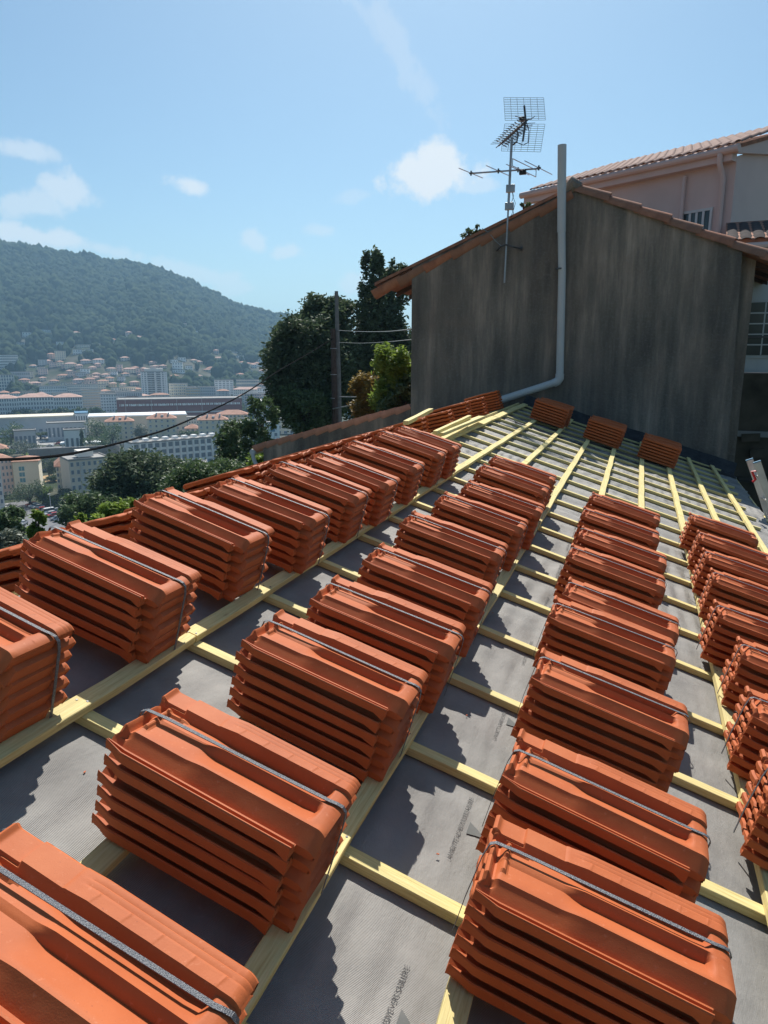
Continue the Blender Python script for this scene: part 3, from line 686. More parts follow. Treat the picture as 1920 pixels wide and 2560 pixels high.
# antenna
an = empty('tv_antenna', (-.72, YW-.16, 2.0), (0, 0, 0), 'television antenna mast with grid reflector and crossbars on the gable wall', 'antenna')
aO = np.array([-.72, YW-.16, 2.0])
def A(zx, zy, Y=YW-.16):                                     # a point of the mast region, at depth Y
    return Vector(atY(1120+.2441*zx, 220+.2441*zy, Y)-aO)
mt_, mb_ = A(655, 500), A(578, 1995)
MB().tube([mb_, mb_.lerp(mt_, .62)], .014, 10).build('mast', M_GALV, an, True)
MB().tube([mb_.lerp(mt_, .55), mt_], .020, 10).build('mast', M_GALV, an, True)
def rods(name, segs, r, mat=M_GALV, parent=None):
    mb = MB()
    for a, b in segs: mb.tube([a, b], r, 5)
    return mb.build(name, mat, parent or an)
YB = YW-.16
bl_, br_ = A(235, 875, YB), A(940, 825, YB)
rods('crossbar', [(bl_, br_)], .013)
dv_ = Vector((.23, .78, 0))
for zx, zy, k in ((237, 873, .95), (517, 850, 1.0), (718, 838, 1.0), (930, 818, 1.25)):
    c = A(zx, zy, YB); rods('element', [(c-dv_*.5*k, c+dv_*.5*k)], .0065)
    rods('clamp', [(c-Vector((.03, 0, .0)), c+Vector((.03, 0, 0))), (c-Vector((0, 0, .035)), c+Vector((0, 0, .035)))], .014, M_STEELDK)
c = A(785, 820, YB); h_ = dv_*.52; g_ = Vector((0, 0, .05))
MB().tube([c-h_+g_*.2, c-h_+g_, c+h_+g_, c+h_+g_*.2, c+h_-g_, c-h_-g_, c-h_+g_*.2], .0065, 6).build('dipole', M_GALV, an, True)
def boxat(name, zx, zy, w, h, d, mat):
    c = A(zx, zy, YB-.03); return bevel(MB().box((c.x-w/2, c.y-d/2, c.z-h/2), (c.x+w/2, c.y+d/2, c.z+h/2)).build(name, mat, an), .006)
boxat('junction_box', 765, 862, .105, .07, .06, M_DARKPLASTIC); boxat('amplifier', 640, 1030, .135, .115, .05, M_GALV); boxat('amplifier', 628, 1212, .135, .11, .05, M_GALV)
for z1, z2 in ((1060, 1180), (1240, 1330)):
    MB().tube([A(650, z1), A(672, z1+40), A(655, z2-20), A(640, z2)], .005, 5).build('cable', M_WIRE, an)
# grid reflectors behind, driven rod, long boom of crossed directors
YG = YW-.62
def grid(c00, c10, c11, c01, nx, ny, name):
    p = [A(*c00, YG), A(*c10, YG), A(*c11, YG), A(*c01, YG)]
    seg = []
    for i in range(nx+1):
        t_ = i/nx; seg.append((p[0].lerp(p[1], t_), p[3].lerp(p[2], t_)))
    for j in range(ny+1):
        t_ = j/ny; seg.append((p[0].lerp(p[3], t_), p[1].lerp(p[2], t_)))
    rods(name, seg, .0026, M_STEELDK)
grid((570, 98), (980, 100), (998, 328), (585, 332), 6, 13, 'reflector'); grid((580, 368), (993, 370), (948, 655), (545, 645), 6, 13, 'reflector')
rods('reflector_bar', [(A(780, 182, YG-.02), A(795, 335, YG-.02)), (A(793, 345, YG-.02), A(765, 548, YG-.02))], .016, M_STEELDK)
b0, b1 = A(800, 335, YG), A(548, 570, YW+.55)
rods('boom', [(b0, b1)], .015, M_STEELDK)
bx = (b1-b0).normalized(); sx = Vector((1, .12, 0)).normalized(); sz = Vector((0, 0, 1))
for k in range(11):
    c = b0.lerp(b1, .12+.088*k)
    rods('director', [(c-sx*.18+sz*.004, c+sx*.18)], .004, M_STEELDK)
    for s1, s2 in ((1, 1), (-1, 1), (1, -1), (-1, -1)):
        MB().tube([c, c+sx*.035*s1+sz*.03*s2, c+sx*.065*s1+sz*.038*s2, c+sx*.09*s1+sz*.06*s2], .0075, 5).build('director_arm', M_STEELDK, an)
boxat('dipole_box', 765, 320, .10, .06, .09, M_DARKPLASTIC)
for s1 in (-1, 1):
    MB().tube([A(790, 325, YG), A(790+s1*60, 300 if s1 < 0 else 320, YG), A(790+s1*100, 288, YG-.03)], .006, 5).build('dipole_arm', M_STEELDK, an)
MB().tube([A(800, 340, YG), A(830, 440, YG+.1), A(820, 560, YG+.2), A(770, 585, YB), A(700, 555, YB), A(660, 560, YB)], .006, 6).build('cable', M_WIRE, an)
MB().tube([A(655, 590), A(705, 550), A(718, 470), A(705, 430)], .012, 6).build('brace', M_STEELDK, an)
MB().tube([A(500, 1665, YW-.02), A(540, 1625, YB), A(590, 1605, YB-.02), A(660, 1625, YB), A(755, 1650, YW-.02)], .014, 6).build('wall_bracket', M_STEELDK, an, True)
MB().box(tuple(A(735, 1665, YW-.03)), tuple(A(765, 1625, YW+.0))).build('bracket_plate', M_STEELDK, an)
MB().tube([A(350, 1440, YW-.02), A(420, 1480, YW-.05), A(480, 1560, YW-.06), A(550, 1620, YB)], .007, 6).build('cable', M_WIREL, an)
MB().tube([A(680, 1010, YB), A(660, 1100), A(690, 1180), A(668, 1260), A(640, 1320)], .004, 5).build('cable', M_WIRE, an)

# ------------------------------------------------------------------ pink house behind, with its tiled eave
ce = Vector((3.0, 17.0, 5.07)); le = Vector((-1.78, 20.01, 5.07))
ph = empty('pink_house', (ce.x, ce.y, -6), (0, 0, math.atan2(le.y-ce.y, le.x-ce.x)), 'tall pink rendered house with a pale tiled roof behind the gable', 'house')
# local: x along the front from the corner to the far end, y to the RIGHT of it is towards the viewer (negative is behind)
HL = 5.35; HE = 11.07-.28; HD = 7.0
MB().box((.02, -HD, 0), (HL-.25, 0, HE)).build('wall', M_PINK, ph)
rsl = .32
MB().prism([(0, 0), (0, HE), (-HD/2, HE+HD/2*rsl), (-HD, HE), (-HD, 0)], -.001, .02, Matrix(((0, 0, 1, 0), (1, 0, 0, 0), (0, 1, 0, 0), (0, 0, 0, 1)))).build('gable_wall', M_PINK, ph)
MB().prism([(.18, HE+.02), (.18, HE+.13), (-HD/2, HE+.09+(HD/2)*rsl), (-HD/2, HE+(HD/2)*rsl-.6)], -.10, -.002, Matrix(((0, 0, 1, 0), (1, 0, 0, 0), (0, 1, 0, 0), (0, 0, 0, 1)))).build('verge_board', M_PINK, ph)
MB().box((.0, .005, HE-.10), (HL+.05, .20, HE+.12)).build('soffit', M_PINK, ph)
mbx = MB(); mbx.prism([(.20, HE+.17), (-HD/2, HE+.12+(HD/2)*rsl+.02), (-HD/2, HE+.06+(HD/2)*rsl), (.20, HE+.10)], -.12, HL+.1, Matrix(((0, 0, 1, 0), (1, 0, 0, 0), (0, 1, 0, 0), (0, 0, 0, 1)))); mbx.build('roof_deck', M_OLDTILE, ph)
MB().tube([(-.15, .24, HE+.10), (HL+.12, .24, HE+.10)], .075, 10).build('gutter', M_PINK, ph, True)
ptile = barrel(.42, .070, .085, .014, 8, 2.6); ptile.materials[0] = M_PALETILE
nx_ = int((HL+.1)/.21); ang = math.atan(rsl)
for i in range(nx_):
    for j in range(9):
        d0 = .30-j*.36; inst('roof_tile', ptile, ph, (.02+i*.21, d0, HE+.185+(.2-d0)*rsl-.08*0), (0, -ang+R(-2), -math.pi/2), (1, 1.05, .8))
# edge tiles of the verge
for j in range(10): inst('verge_tile', ptile, ph, (-.13, .26-j*.36, HE+.20+(-.06+j*.36)*rsl), (0, -ang+R(-2), -math.pi/2), (1, 1.1, .9))
MB().tube([(.22, .26, HE+.05), (.22, .26, HE-.10), (.22, .16, HE-.24), (.20, .09, HE-.4), (.20, .09, 2)], .055, 10).build('downpipe', M_PINK, ph, True)
MB().tube([(1.06, .05, HE-.20), (1.06, .07, HE-.26), (1.06, .07, 3)], .04, 8).build('vent_pipe', M_PINK, ph, True)
def window(parent, x, y, z, w, h, nx, nz, M_frame, M_gl, yo=1, bars=.03, name='window'):
    """framed window lying in the local x-z plane, facing +y (yo=1) or -y (yo=-1)"""
    f = MB(); t = .05
    f.box((x-t, y-.06 if yo > 0 else y-.03, z-t), (x+w+t, y+.03 if yo > 0 else y+.06, z)); f.box((x-t, y-.06 if yo > 0 else y-.03, z+h), (x+w+t, y+.03 if yo > 0 else y+.06, z+h+t))
    f.box((x-t, y-.05, z+.001), (x-.001, y+.05, z+h-.001)); f.box((x+w+.001, y-.05, z+.001), (x+w+t, y+.05, z+h-.001))
    fr = f.build(name, M_frame, parent)
    MB().box((x+.002, y-.045, z+.002), (x+w-.002, y+.008, z+h-.002)).build('pane', M_gl, fr)
    for i in range(1, nx): MB().box((x+w*i/nx-bars/2, y+.01 if yo > 0 else y-.03, z+.003), (x+w*i/nx+bars/2, y+.028 if yo > 0 else y-.05, z+h-.003)).build('glazing_bar', M_frame, fr)
    for j in range(1, nz): MB().box((x+.003, (y+.012 if yo > 0 else y-.032), z+h*j/nz-bars/2), (x+w-.003, y+.026 if yo > 0 else y-.048, z+h*j/nz+bars/2)).build('glazing_bar', M_frame, fr)
    return fr
window(ph, .44, .0, HE-1.95, .60, 1.0, 4, 1, M_FRAME, M_GLASS, 1, .05)
# annex with low roof and big latticed window, dark stone wall below it
ax_ = empty('annex', (3.1, 14.6, -6), (0, 0, R(-4)), 'white annex with a large latticed window below a low tiled roof', 'building')
za = atY(1850, 603, 14.6)[2]+6
zb_ = atY(1850, 930, 14.6)[2]+6
MB().box((-.25, 0, zb_), (3.2, 2.2, za-.12)).build('wall', M_WHITEWALL, ax_)
MB().tube([(-.30, -.12, za-.10), (3.3, -.12, za-.06)], .06, 8).build('gutter', M_PVC, ax_, True)
MB().prism([(-.16, za-.05), (2.3, za+.62), (2.3, za+.68), (-.16, za+.02)], -.35, 3.2, Matrix(((0, 0, 1, 0), (1, 0, 0, 0), (0, 1, 0, 0), (0, 0, 0, 1)))).build('roof_deck', M_OLDTILE, ax_)
MB().box((-.30, -.10, za-.14), (3.3, -.03, za-.03)).build('fascia', M_WHITEWALL, ax_)
gt = barrel(.42, .085, .10, .014, 8, 2.6); gt.materials[0] = simple('grey_old_tile', (.06, .052, .05), .95, .35, 5, .08, 0, .4)
for i in range(16):
    for j in range(6): inst('roof_tile', gt, ax_, (-.25+i*.21, -.20+j*.36, za-.02+j*.36*.26), (0, -math.atan(.26)+R(-2), math.pi/2), (1, 1.05, .6))
zw0, zw1 = atY(1860, 888, 14.58)[2]+6, atY(1860, 757, 14.58)[2]+6
window(ax_, atY(1862, 800, 14.58)[0]-3.1, 0, zw0, 1.25, zw1-zw0, 4, 5, M_FRAME, M_GLASS, -1, .022)
MB().box((-.2, -.08, atY(1850, 845, 14.6)[2]+6), (3.2, -.04, atY(1850, 841, 14.6)[2]+6)).build('rail', M_STEELDK, ax_)
sw = empty('stone_wall', (3.0, 14.3, -7), (0, 0, R(-3)), 'dark rough retaining wall in shade below the white annex', 'wall')
MB().box((-.6, 0, 0), (4.5, .4, zb_+1+.3-.32)).build('wall', M_DARKWALL, sw)
MB().box((.3, -.5, 0), (4.5, -.02, 5.7)).build('step', M_DARKWALL, sw)
MB().box((-.5, -.06, 6.45), (4.5, -.002, 6.55)).build('ledge', M_CONC, sw)
for k in range(9):
    inst('stone', MB().box((-.16, -.05, -.09), (.16, .05, .09)).mesh('stone', M_DARKWALL), sw, (.35+random.uniform(0, 2.2), -.03, 4.2+.28*k), (0, random.uniform(-.1, .1), 0), (random.uniform(.7, 1.4), 1, random.uniform(.7, 1.3)))
# ladder leaning at the eave
ld = empty('ladder', (3.25, 8.4, -6), (0, 0, 0), 'aluminium ladder leaning against the eave at the right', 'ladder')
lO = np.array([3.25, 8.4, -6])
t0 = Vector(atY(1874, 1150, 8.75)-lO); t1 = Vector(atY(1893, 1156, 8.42)-lO); dn = Vector(atY(1990, 1440, 8.42)-atY(1893, 1156, 8.42))
for a in (t0, t1):
    b = a+dn*3.2; d = (b-a).normalized(); s_ = Vector((0, 1, 0)); n_ = d.cross(s_).normalized()
    Mx = Matrix(((d.x, s_.x, n_.x, a.x), (d.y, s_.y, n_.y, a.y), (d.z, s_.z, n_.z, a.z), (0, 0, 0, 1)))
    rl = MB(); rl.box((0, -.0125, -.035), ((b-a).length, .0125, .035), Mx); rl.build('rail', M_ALU, ld)
    MB().box((-.012, -.015, -.038), (-.0005, .015, .038), Mx).build('end_cap', M_BLUEP, ld)
for k in range(14):
    a = t0+dn.normalized()*(.18+.28*k); b = t1+dn.normalized()*(.18+.28*k); rods('rung', [(a, b)], .014, M_ALU, ld)
MB().tube([t1+dn.normalized()*.10+Vector((-.02, 0, .0)), t1+dn.normalized()*.13+Vector((-.09, 0, .02)), t1+dn.normalized()*.19+Vector((-.07, 0, -.01)), t1+dn.normalized()*.23+Vector((-.11, 0, 0))], .014, 6).build('latch', M_RED, ld, True)

# ------------------------------------------------------------------ pole and wires
pl = empty('utility_pole', tuple(atD(845, 1040, 36)-np.array([0, 0, 4])), (0, 0, 0), 'pair of old utility poles strapped together in front of the dark tree', 'pole')
po = np.array(pl.location)
MB().tube([atD(848, 1100, 36)-po+np.array([0, 0, -5]), atD(846, 960, 36)-po, atD(841, 728, 36)-po], [.15, .14, .085], 10).build('pole', M_GREYPOLE, pl, True)
MB().tube([atD(837, 1100, 35.9)-po+np.array([0, 0, -5]), atD(836, 960, 35.9)-po, atD(832, 822, 35.9)-po], [.17, .15, .12], 10).build('pole', M_BROWNPOLE, pl, True)
for y_ in (872, 937, 996): MB().tube([atD(834, y_, 35.9)-po, atD(834, y_-1.5, 35.9)-po], .17, 10).build('band', M_GALV, pl, True)
MB().tube([atD(850, 992, 35.5)-po, atD(900, 993, 34)-po], .03, 6).build('brace', M_GALV, pl); MB().tube([atD(832, 1022, 35.5)-po, atD(905, 1008, 34)-po], .03, 6).build('brace', M_GALV, pl)
def wire(pts, r, label, mat, nm='cable'):
    v = []
    pts = [Vector(p) for p in pts]
    for i in range(len(pts)-1):
        p0, p1, p2, p3 = pts[max(i-1, 0)], pts[i], pts[i+1], pts[min(i+2, len(pts)-1)]
        for k in range(8):
            t_ = k/8; v.append(.5*((2*p1)+(p2-p0)*t_+(2*p0-5*p1+4*p2-p3)*t_*t_+(3*p1-p0-3*p2+p3)*t_**3))
    v.append(pts[-1]); o_ = MB().tube(v, r, 6).build(nm, mat, None, True); props(o_, label, 'cable'); return o_
cp = [(835, 845, 36), (770, 885, 32), (700, 925, 28), (600, 990, 23.5), (450, 1060, 18.5), (337, 1097, 15.5), (200, 1130, 13), (100, 1144, 11.6), (0, 1149, 10.4), (-120, 1150, 9)]
wire([atD(x, y, D) for x, y, D in cp], .021, 'thick black overhead cable sagging across the view of the town', M_WIRE)
wire([atD(846, 826, 35.9), atD(900, 829, 29), atD(965, 829, 22), Vector((-2.5, 13.0, atY(1027, 822, 13.0)[2]))], .013, 'upper pale wire strung from the poles to the gable house', M_WIREL)
wire([atD(846, 856, 35.9), atD(900, 858, 29), atD(965, 855, 22), Vector((-2.5, 13.0, atY(1027, 848, 13.0)[2]))], .010, 'lower pale wire strung from the poles to the gable house', M_WIREL)

# ------------------------------------------------------------------ trees: trunk, limbs and a crown of separate leaves
def leaves(clumps, n, size, mat, name, parent, flat=.6, core=0):
    """clumps: list of (centre, radius vector)"""
    c = np.array([q[0] for q in clumps], float); r = np.array([q[1] for q in clumps], float)
    vol = r.prod(1)**(2/3); idx = rng.choice(len(clumps), n, p=vol/vol.sum())
    d = rng.normal(size=(n, 3)); d /= np.linalg.norm(d, axis=1)[:, None]
    rad = rng.uniform(0, 1, n)**.42*(1+.30*np.abs(rng.normal(size=n)))
    p = c[idx]+d*r[idx]*rad[:, None]
    a = rng.normal(size=(n, 3)); a[:, 2] *= flat; a /= np.linalg.norm(a, axis=1)[:, None]
    b = np.cross(a, rng.normal(size=(n, 3))); b /= np.linalg.norm(b, axis=1)[:, None]
    s = size*rng.uniform(.6, 1.3, n)[:, None]
    q = np.stack([p-a*s, p+b*s*.42, p+a*s, p-b*s*.42], 1).reshape(-1, 3)
    f = np.arange(n*4).reshape(n, 4)
    o_ = bpy.data.objects.new(name, npmesh(name, q, f, mat)); return link(o_, parent)
def tree(px, ytop, ybot, half, D, mat, n, size, label, clump=14, cat='tree', group=None, name='tree', umbrella=False, gz=None, spread=.30, trunk=True, lean=0):
    """crown between pixel heights ytop..ybot at distance D; trunk down to the ground"""
    c = atD(px, (ytop+ybot)/2, D); top = atD(px, ytop, D)[2]; bot = atD(px, ybot, D)[2]; hw_ = half/F_PX*D*1.05
    g = float(hz(c[0], c[1])) if gz is None else gz
    g = min(g, bot-.3)
    t = empty(name, (c[0], c[1], g), (0, 0, 0), label, cat, group)
    H = (top-bot)/2; mid = (top+bot)/2-g
    cl = []; r_ = random.Random(int(px*7+ytop))
    for k in range(clump):
        a = r_.uniform(0, 6.28); zz = r_.uniform(-.85, .85); rr = math.sqrt(max(0.05, 1-zz*zz))*r_.uniform(.45, .95)
        if umbrella: zz = r_.uniform(-.1, .5)
        s_ = r_.uniform(.75, 1.25)*spread
        cl.append(((math.cos(a)*rr*hw_*(1-s_*.7), math.sin(a)*rr*hw_*(1-s_*.7), mid+zz*H*(1-s_*.5)), (hw_*s_, hw_*s_, H*s_*(1.0 if not umbrella else .6))))
    leaves(cl, n, size, mat, 'crown', t)
    if trunk:
        tb = MB(); tr = max(.05, hw_*.055); tb.tube([(0, 0, 0), (lean*hw_*.1, 0, mid*.5), (lean*hw_*.2, .0, mid+H*.1)], [tr*1.3, tr, tr*.5], 7)
        for (q, _) in cl[:min(9, clump)]: tb.tube([(lean*hw_*.12, 0, max(.1, mid-H*.7)), (q[0]*.5, q[1]*.5, (mid-H*.5+q[2])/2), q], [tr*.5, tr*.35, tr*.15], 5)
        tb.build('trunk', M_BARK, t, True)
    return t
G0 = lambda *a: None
# ---- big trees behind the low wall
tree(772, 775, 1075, 116, 39, F_DARK, 36000, .14, 'large dark evergreen tree behind the low coped wall', 70, spread=.22)
tree(815, 735, 900, 88, 40.5, F_DARK, 12000, .14, 'tall rounded dark evergreen top rising behind the utility poles', 40, spread=.22)
tree(955, 735, 1050, 88, 42, F_DARK, 19000, .14, 'open dark evergreen between the poles and the gable house', 60, spread=.19)
tree(882, 745, 1045, 60, 40, F_DARK, 15000, .14, 'dark evergreen foliage filling in behind the utility poles', 40, spread=.24)
tree(770, 960, 1090, 85, 37, F_MID, 12000, .12, 'leafy undergrowth at the foot of the dark evergreen', 30, cat='shrub', name='shrub', spread=.26)
tree(930, 618, 780, 40, 41, F_DARK, 3600, .13, 'feathery tree top standing highest left of the gable eave', 46, spread=.17)
tree(992, 640, 780, 44, 43, F_DARK, 2600, .13, 'sparse tree top just above the left gable eave', 40, spread=.16)
tree(985, 860, 1045, 66, 17, F_YEL, 14000, .06, 'bright yellow green shrub by the corner of the gable house', 40, cat='shrub', name='shrub', spread=.24)
tree(915, 930, 1050, 46, 18, F_TAN, 5000, .06, 'shrub with browning leaves above the coped wall', 20, cat='shrub', name='shrub')
tree(1000, 940, 1050, 60, 16.5, F_MID, 7000, .06, 'mid green shrub low against the gable wall corner', 20, cat='shrub', name='shrub')
# loose trees between roof and town
tree(615, 1040, 1260, 95, 30, F_MID, 10000, .10, 'loose leafed green tree with thin branches left of the coped wall', 60, spread=.17)
tree(655, 985, 1110, 50, 30, F_MID, 1500, .10, 'wispy upper branches reaching up before the white town blocks', 26, spread=.16)
tree(530, 1145, 1270, 110, 26, F_MID, 14000, .085, 'pale flowering shrub on the slope below the ridge', 40, cat='shrub', name='shrub')
tree(655, 1120, 1220, 46, 15, F_YEL, 6000, .05, 'bright shrub beside the curved white downpipe', 16, cat='shrub', name='shrub')
tree(335, 1120, 1330, 105, 62, F_DARK, 34000, .21, 'big dark round tree in front of the beige apartment block', 50, spread=.26)
tree(430, 1135, 1310, 100, 66, F_DARK, 28000, .21, 'dark spreading tree under the long white block', 44, spread=.26)
tree(235, 1225, 1380, 90, 58, F_MID, 20000, .18, 'dark green tree hanging over the car park edge', 36, spread=.26)
tree(460, 1200, 1320, 115, 50, F_MID, 20000, .16, 'mid green tree low on the slope behind the ridge', 36, spread=.26)
tree(225, 1278, 1350, 36, 12.5, F_YEL, 1800, .055, 'bright green shoots poking up over the ridge, left clump', 12, cat='shrub', name='shrub', trunk=True)
tree(285, 1252, 1330, 42, 13, F_YEL, 2400, .055, 'bright green shoots poking up over the ridge, middle clump', 14, cat='shrub', name='shrub')
tree(335, 1240, 1310, 26, 13.5, F_YEL, 1400, .055, 'bright green shoots poking up over the ridge, right clump', 10, cat='shrub', name='shrub')
tree(92, 1278, 1350, 22, 14, F_LITE, 800, .06, 'young laurel shoot in front of the car park', 10, cat='shrub', name='shrub')
tree(15, 1325, 1440, 50, 14, F_OLIVE, 9000, .045, 'grey leaved olive at the left edge', 30)
tree(15, 1270, 1345, 48, 40, F_MID, 9000, .12, 'rounded green tree at the left edge beside the car park', 24)
for k, (x, y0, y1, hw__, D) in enumerate([(700, 1180, 1280, 70, 24), (620, 1225, 1300, 90, 20), (400, 1285, 1370, 100, 30), (190, 1350, 1410, 40, 30), (520, 1255, 1340, 100, 24)]):
    tree(x, y0, y1, hw__, D, F_MID, 8000, .085, ['leafy bush below the coped wall', 'bush hidden low behind the ridge tiles', 'dark bush at the foot of the big tree', 'low bush below the car park', 'bush under the pale flowering shrub'][k], 22, cat='shrub', name='shrub')
# weeds on the verge of the gable house
for k, (x, y0, y1, h_) in enumerate([(1170, 572, 600, 22), (1192, 562, 588, 14), (1312, 500, 528, 14)]):
    tree(x, y0, y1+6, h_, 12.9, F_MID, 260, .03, ['weed tuft growing on the left verge tiles', 'smaller weed tuft on the verge near the cable', 'weed behind the verge below the pink house roof'][k], 5, cat='plant', name='weed', gz=atD(x, y1+8, 12.9)[2])

# ------------------------------------------------------------------ the town
def frame_block(x0, x1, ytop, ybase, D=None, yaw=0., depth=14.):
    if D is None: D = ground_hit((x0+x1)/2, ybase)[3]
    a = atD(x0, ybase, D); b = atD(x1, ybase, D); ztop = atD((x0+x1)/2, ytop, D)[2]
    g = min(float(hz(a[0], a[1])), float(hz(b[0], b[1])))-.8
    W = math.hypot(b[0]-a[0], b[1]-a[1]); ang = math.atan2(b[1]-a[1], b[0]-a[0])
    return a, W, ztop-g, g, ang, D
def hip(mb, x0, x1, y0, y1, z, h, over=.6, ridge=None):
    x0 -= over; x1 += over; y0 -= over; y1 += over; d = min(x1-x0, y1-y0)/2; r = d if ridge is None else ridge
    if x1-x0 >= y1-y0: p = [(x0+r, (y0+y1)/2, z+h), (x1-r, (y0+y1)/2, z+h)]
    else: p = [((x0+x1)/2, y0+r, z+h), ((x0+x1)/2, y1-r, z+h)]
    v = [(x0, y0, z), (x1, y0, z), (x1, y1, z), (x0, y1, z)]+p+[(x0, y0, z-.25), (x1, y0, z-.25), (x1, y1, z-.25), (x0, y1, z-.25)]
    f = [(0, 1, 5, 4), (2, 3, 4, 5), (1, 2, 5), (3, 0, 4)] if x1-x0 >= y1-y0 else [(1, 2, 5, 4), (3, 0, 4, 5), (0, 1, 4), (2, 3, 5)]
    return mb.add(v, f+[(6, 7, 1, 0), (7, 8, 2, 1), (8, 9, 3, 2), (9, 6, 0, 3), (9, 8, 7, 6)])
def building(x0, x1, ytop, ybase, wall, label, roof='flat', floors=5, bays=6, D=None, depth=14., yaw=0, name='apartment_block', cat='building', roofmat=None, roofh=2.5,
             win=(.5, .5), balcony=False, group=None, glass=None, single=False, side=True, piers=False, wpart='window'):
    a, W, H, g, ang, D = frame_block(x0, x1, ytop, ybase, D, yaw, depth)
    t = empty(name, (a[0], a[1], g), (0, 0, ang+yaw), label, cat, group)
    wm = WALLS[wall] if isinstance(wall, str) else wall
    h = H-(roofh if roof != 'flat' else 0)
    w_ = MB().box((0, 0, 0), (W, depth, h)).build('wall', wm, t)
    rm = roofmat or (M_ROOFRED if roof != 'flat' else M_CONC)
    mb = MB()
    if roof == 'hip': hip(mb, 0, W, 0, depth, h+.02, roofh)
    elif roof == 'flat':
        mb.box((-.25, -.25, h+.01), (W+.25, .05, h+.75)); mb.box((-.25, depth-.05, h+.01), (W+.25, depth+.25, h+.75)); mb.box((-.25, .06, h+.01), (.05, depth-.06, h+.75)); mb.box((W-.05, .06, h+.01), (W+.25, depth-.06, h+.75)); mb.box((.06, .06, h+.01), (W-.06, depth-.06, h+.3))
    mb.build('roof', rm, t)
    fh = h/max(1, floors); bw = W/bays; gm = glass or M_GREYSH
    wins = MB(); bal = MB(); frs = MB()
    def put(mb_, lo, hi):
        if single: pass
        mb_.box(lo, hi)
    for fl in range(floors):
        for b in range(bays):
            cx = (b+.5)*bw; z = fl*fh+fh*.28; ww = bw*win[0]; wh = fh*win[1]
            if single:
                o_ = MB().box((cx-ww/2-.10, -.10, z-.10), (cx+ww/2+.10, -.02, z+wh+.10)).build(wpart, M_FRAME if not isinstance(wall, tuple) else wm, t); MB().box((cx-ww/2, -.14, z), (cx+ww/2, -.105, z+wh)).build('pane', gm, o_)
            else: wins.box((cx-ww/2, -.12, z), (cx+ww/2, -.015, z+wh))
            if balcony and fl > 0 and (b % balcony == 0): bal.box((cx-ww*.8, -1.1, z-.25), (cx+ww*.8, -.05, z+.75))
        if side:
            for b in range(max(1, int(depth/4.5))):
                cy = (b+.5)*depth/max(1, int(depth/4.5)); z = fl*fh+fh*.28
                for xx in ((W+.015, W+.12), (-.12, -.015)): wins.box((xx[0], cy-.6, z), (xx[1], cy+.6, z+fh*win[1]))
    if wins.n: props(wins.build('windows', gm, t), kind='stuff')
    if bal.n: props(bal.build('balconies', M_FRAME, t), kind='stuff')
    if piers:
        pb = MB()
        for b in range(bays+1): pb.box((b*bw-.25, -.45, 0), (b*bw+.25, -.14, h))
        props(pb.build('piers', wm, t), kind='stuff')
    return t, W, h, depth, ang
B = building
hillg = 'houses scattered over the foot of the hill'
VAR = {}
hs = [(67, 842, 22, 11, 'white', 0), (117, 834, 24, 9, 'white', 0), (191, 838, 20, 10, 'cream', 1), (233, 840, 24, 8, 'pale', 1), (322, 842, 16, 14, 'pink', 1), (347, 846, 18, 7, 'cream', 1), (284, 854, 18, 8, 'pale', 2),
      (52, 864, 20, 8, 'grey', 0), (150, 864, 18, 9, 'white', 0), (210, 870, 36, 8, 'cream', 0), (245, 867, 24, 8, 'cream', 0), (195, 886, 24, 12, 'white', 0), (222, 884, 22, 10, 'white', 0), (458, 815, 20, 7, 'pink', 0), (497, 838, 28, 10, 'white', 0),
      (536, 844, 28, 8, 'pale', 1), (129, 898, 20, 16, 'pink', 2), (108, 914, 22, 14, 'grey', 0), (150, 916, 15, 15, 'cream', 2), (133, 919, 18, 13, 'pink', 0), (178, 920, 30, 14, 'cream', 1), (198, 922, 18, 12, 'pink', 1), (217, 910, 26, 12, 'grey', 1), (246, 909, 28, 13, 'white', 1),
      (232, 925, 20, 10, 'pink', 1), (314, 903, 22, 12, 'pale', 1), (277, 928, 24, 10, 'cream', 1), (299, 930, 14, 18, 'pink', 0), (284, 938, 18, 9, 'white', 0), (328, 934, 38, 15, 'cream', 1), (362, 930, 16, 12, 'pink', 1), (108, 938, 24, 16, 'pink', 0), (176, 934, 14, 10, 'cream', 1),
      (160, 944, 34, 9, 'cream', 2), (204, 944, 24, 12, 'grey', 0), (135, 958, 24, 9, 'pale', 2), (196, 958, 28, 12, 'grey', 1), (224, 956, 26, 12, 'pink', 2), (260, 966, 28, 17, 'cream', 2), (281, 968, 18, 13, 'ochre', 1), (302, 954, 18, 12, 'grey', 0), (306, 971, 14, 14, 'cream', 1),
      (337, 964, 24, 12, 'pink', 1), (89, 966, 30, 12, 'pink', 1), (61, 958, 26, 12, 'pink', 2), (265, 943, 22, 10, 'pale', 1), (241, 940, 20, 9, 'pink', 1), (455, 903, 20, 9, 'white', 0), (444, 924, 26, 18, 'white', 0), (448, 934, 30, 9, 'white', 0), (437, 948, 20, 12, 'ochre', 2), (498, 909, 18, 8, 'pink', 1),
      (383, 911, 20, 9, 'pink', 1), (409, 922, 18, 11, 'pink', 1), (388, 928, 16, 16, 'pink', 1), (541, 886, 13, 13, 'pink', 1), (546, 899, 30, 7, 'pink', 1), (603, 897, 26, 8, 'pale', 0), (583, 911, 20, 8, 'cream', 1), (617, 914, 22, 8, 'cream', 2), (633, 916, 14, 9, 'cream', 2), (654, 920, 10, 12, 'white', 0),
      (668, 919, 12, 8, 'cream', 1), (627, 945, 12, 18, 'grey', 0), (75, 968, 22, 10, 'cream', 1), (345, 978, 20, 10, 'grey', 0), (318, 982, 26, 10, 'cream', 1), (290, 980, 22, 10, 'pale', 0)]
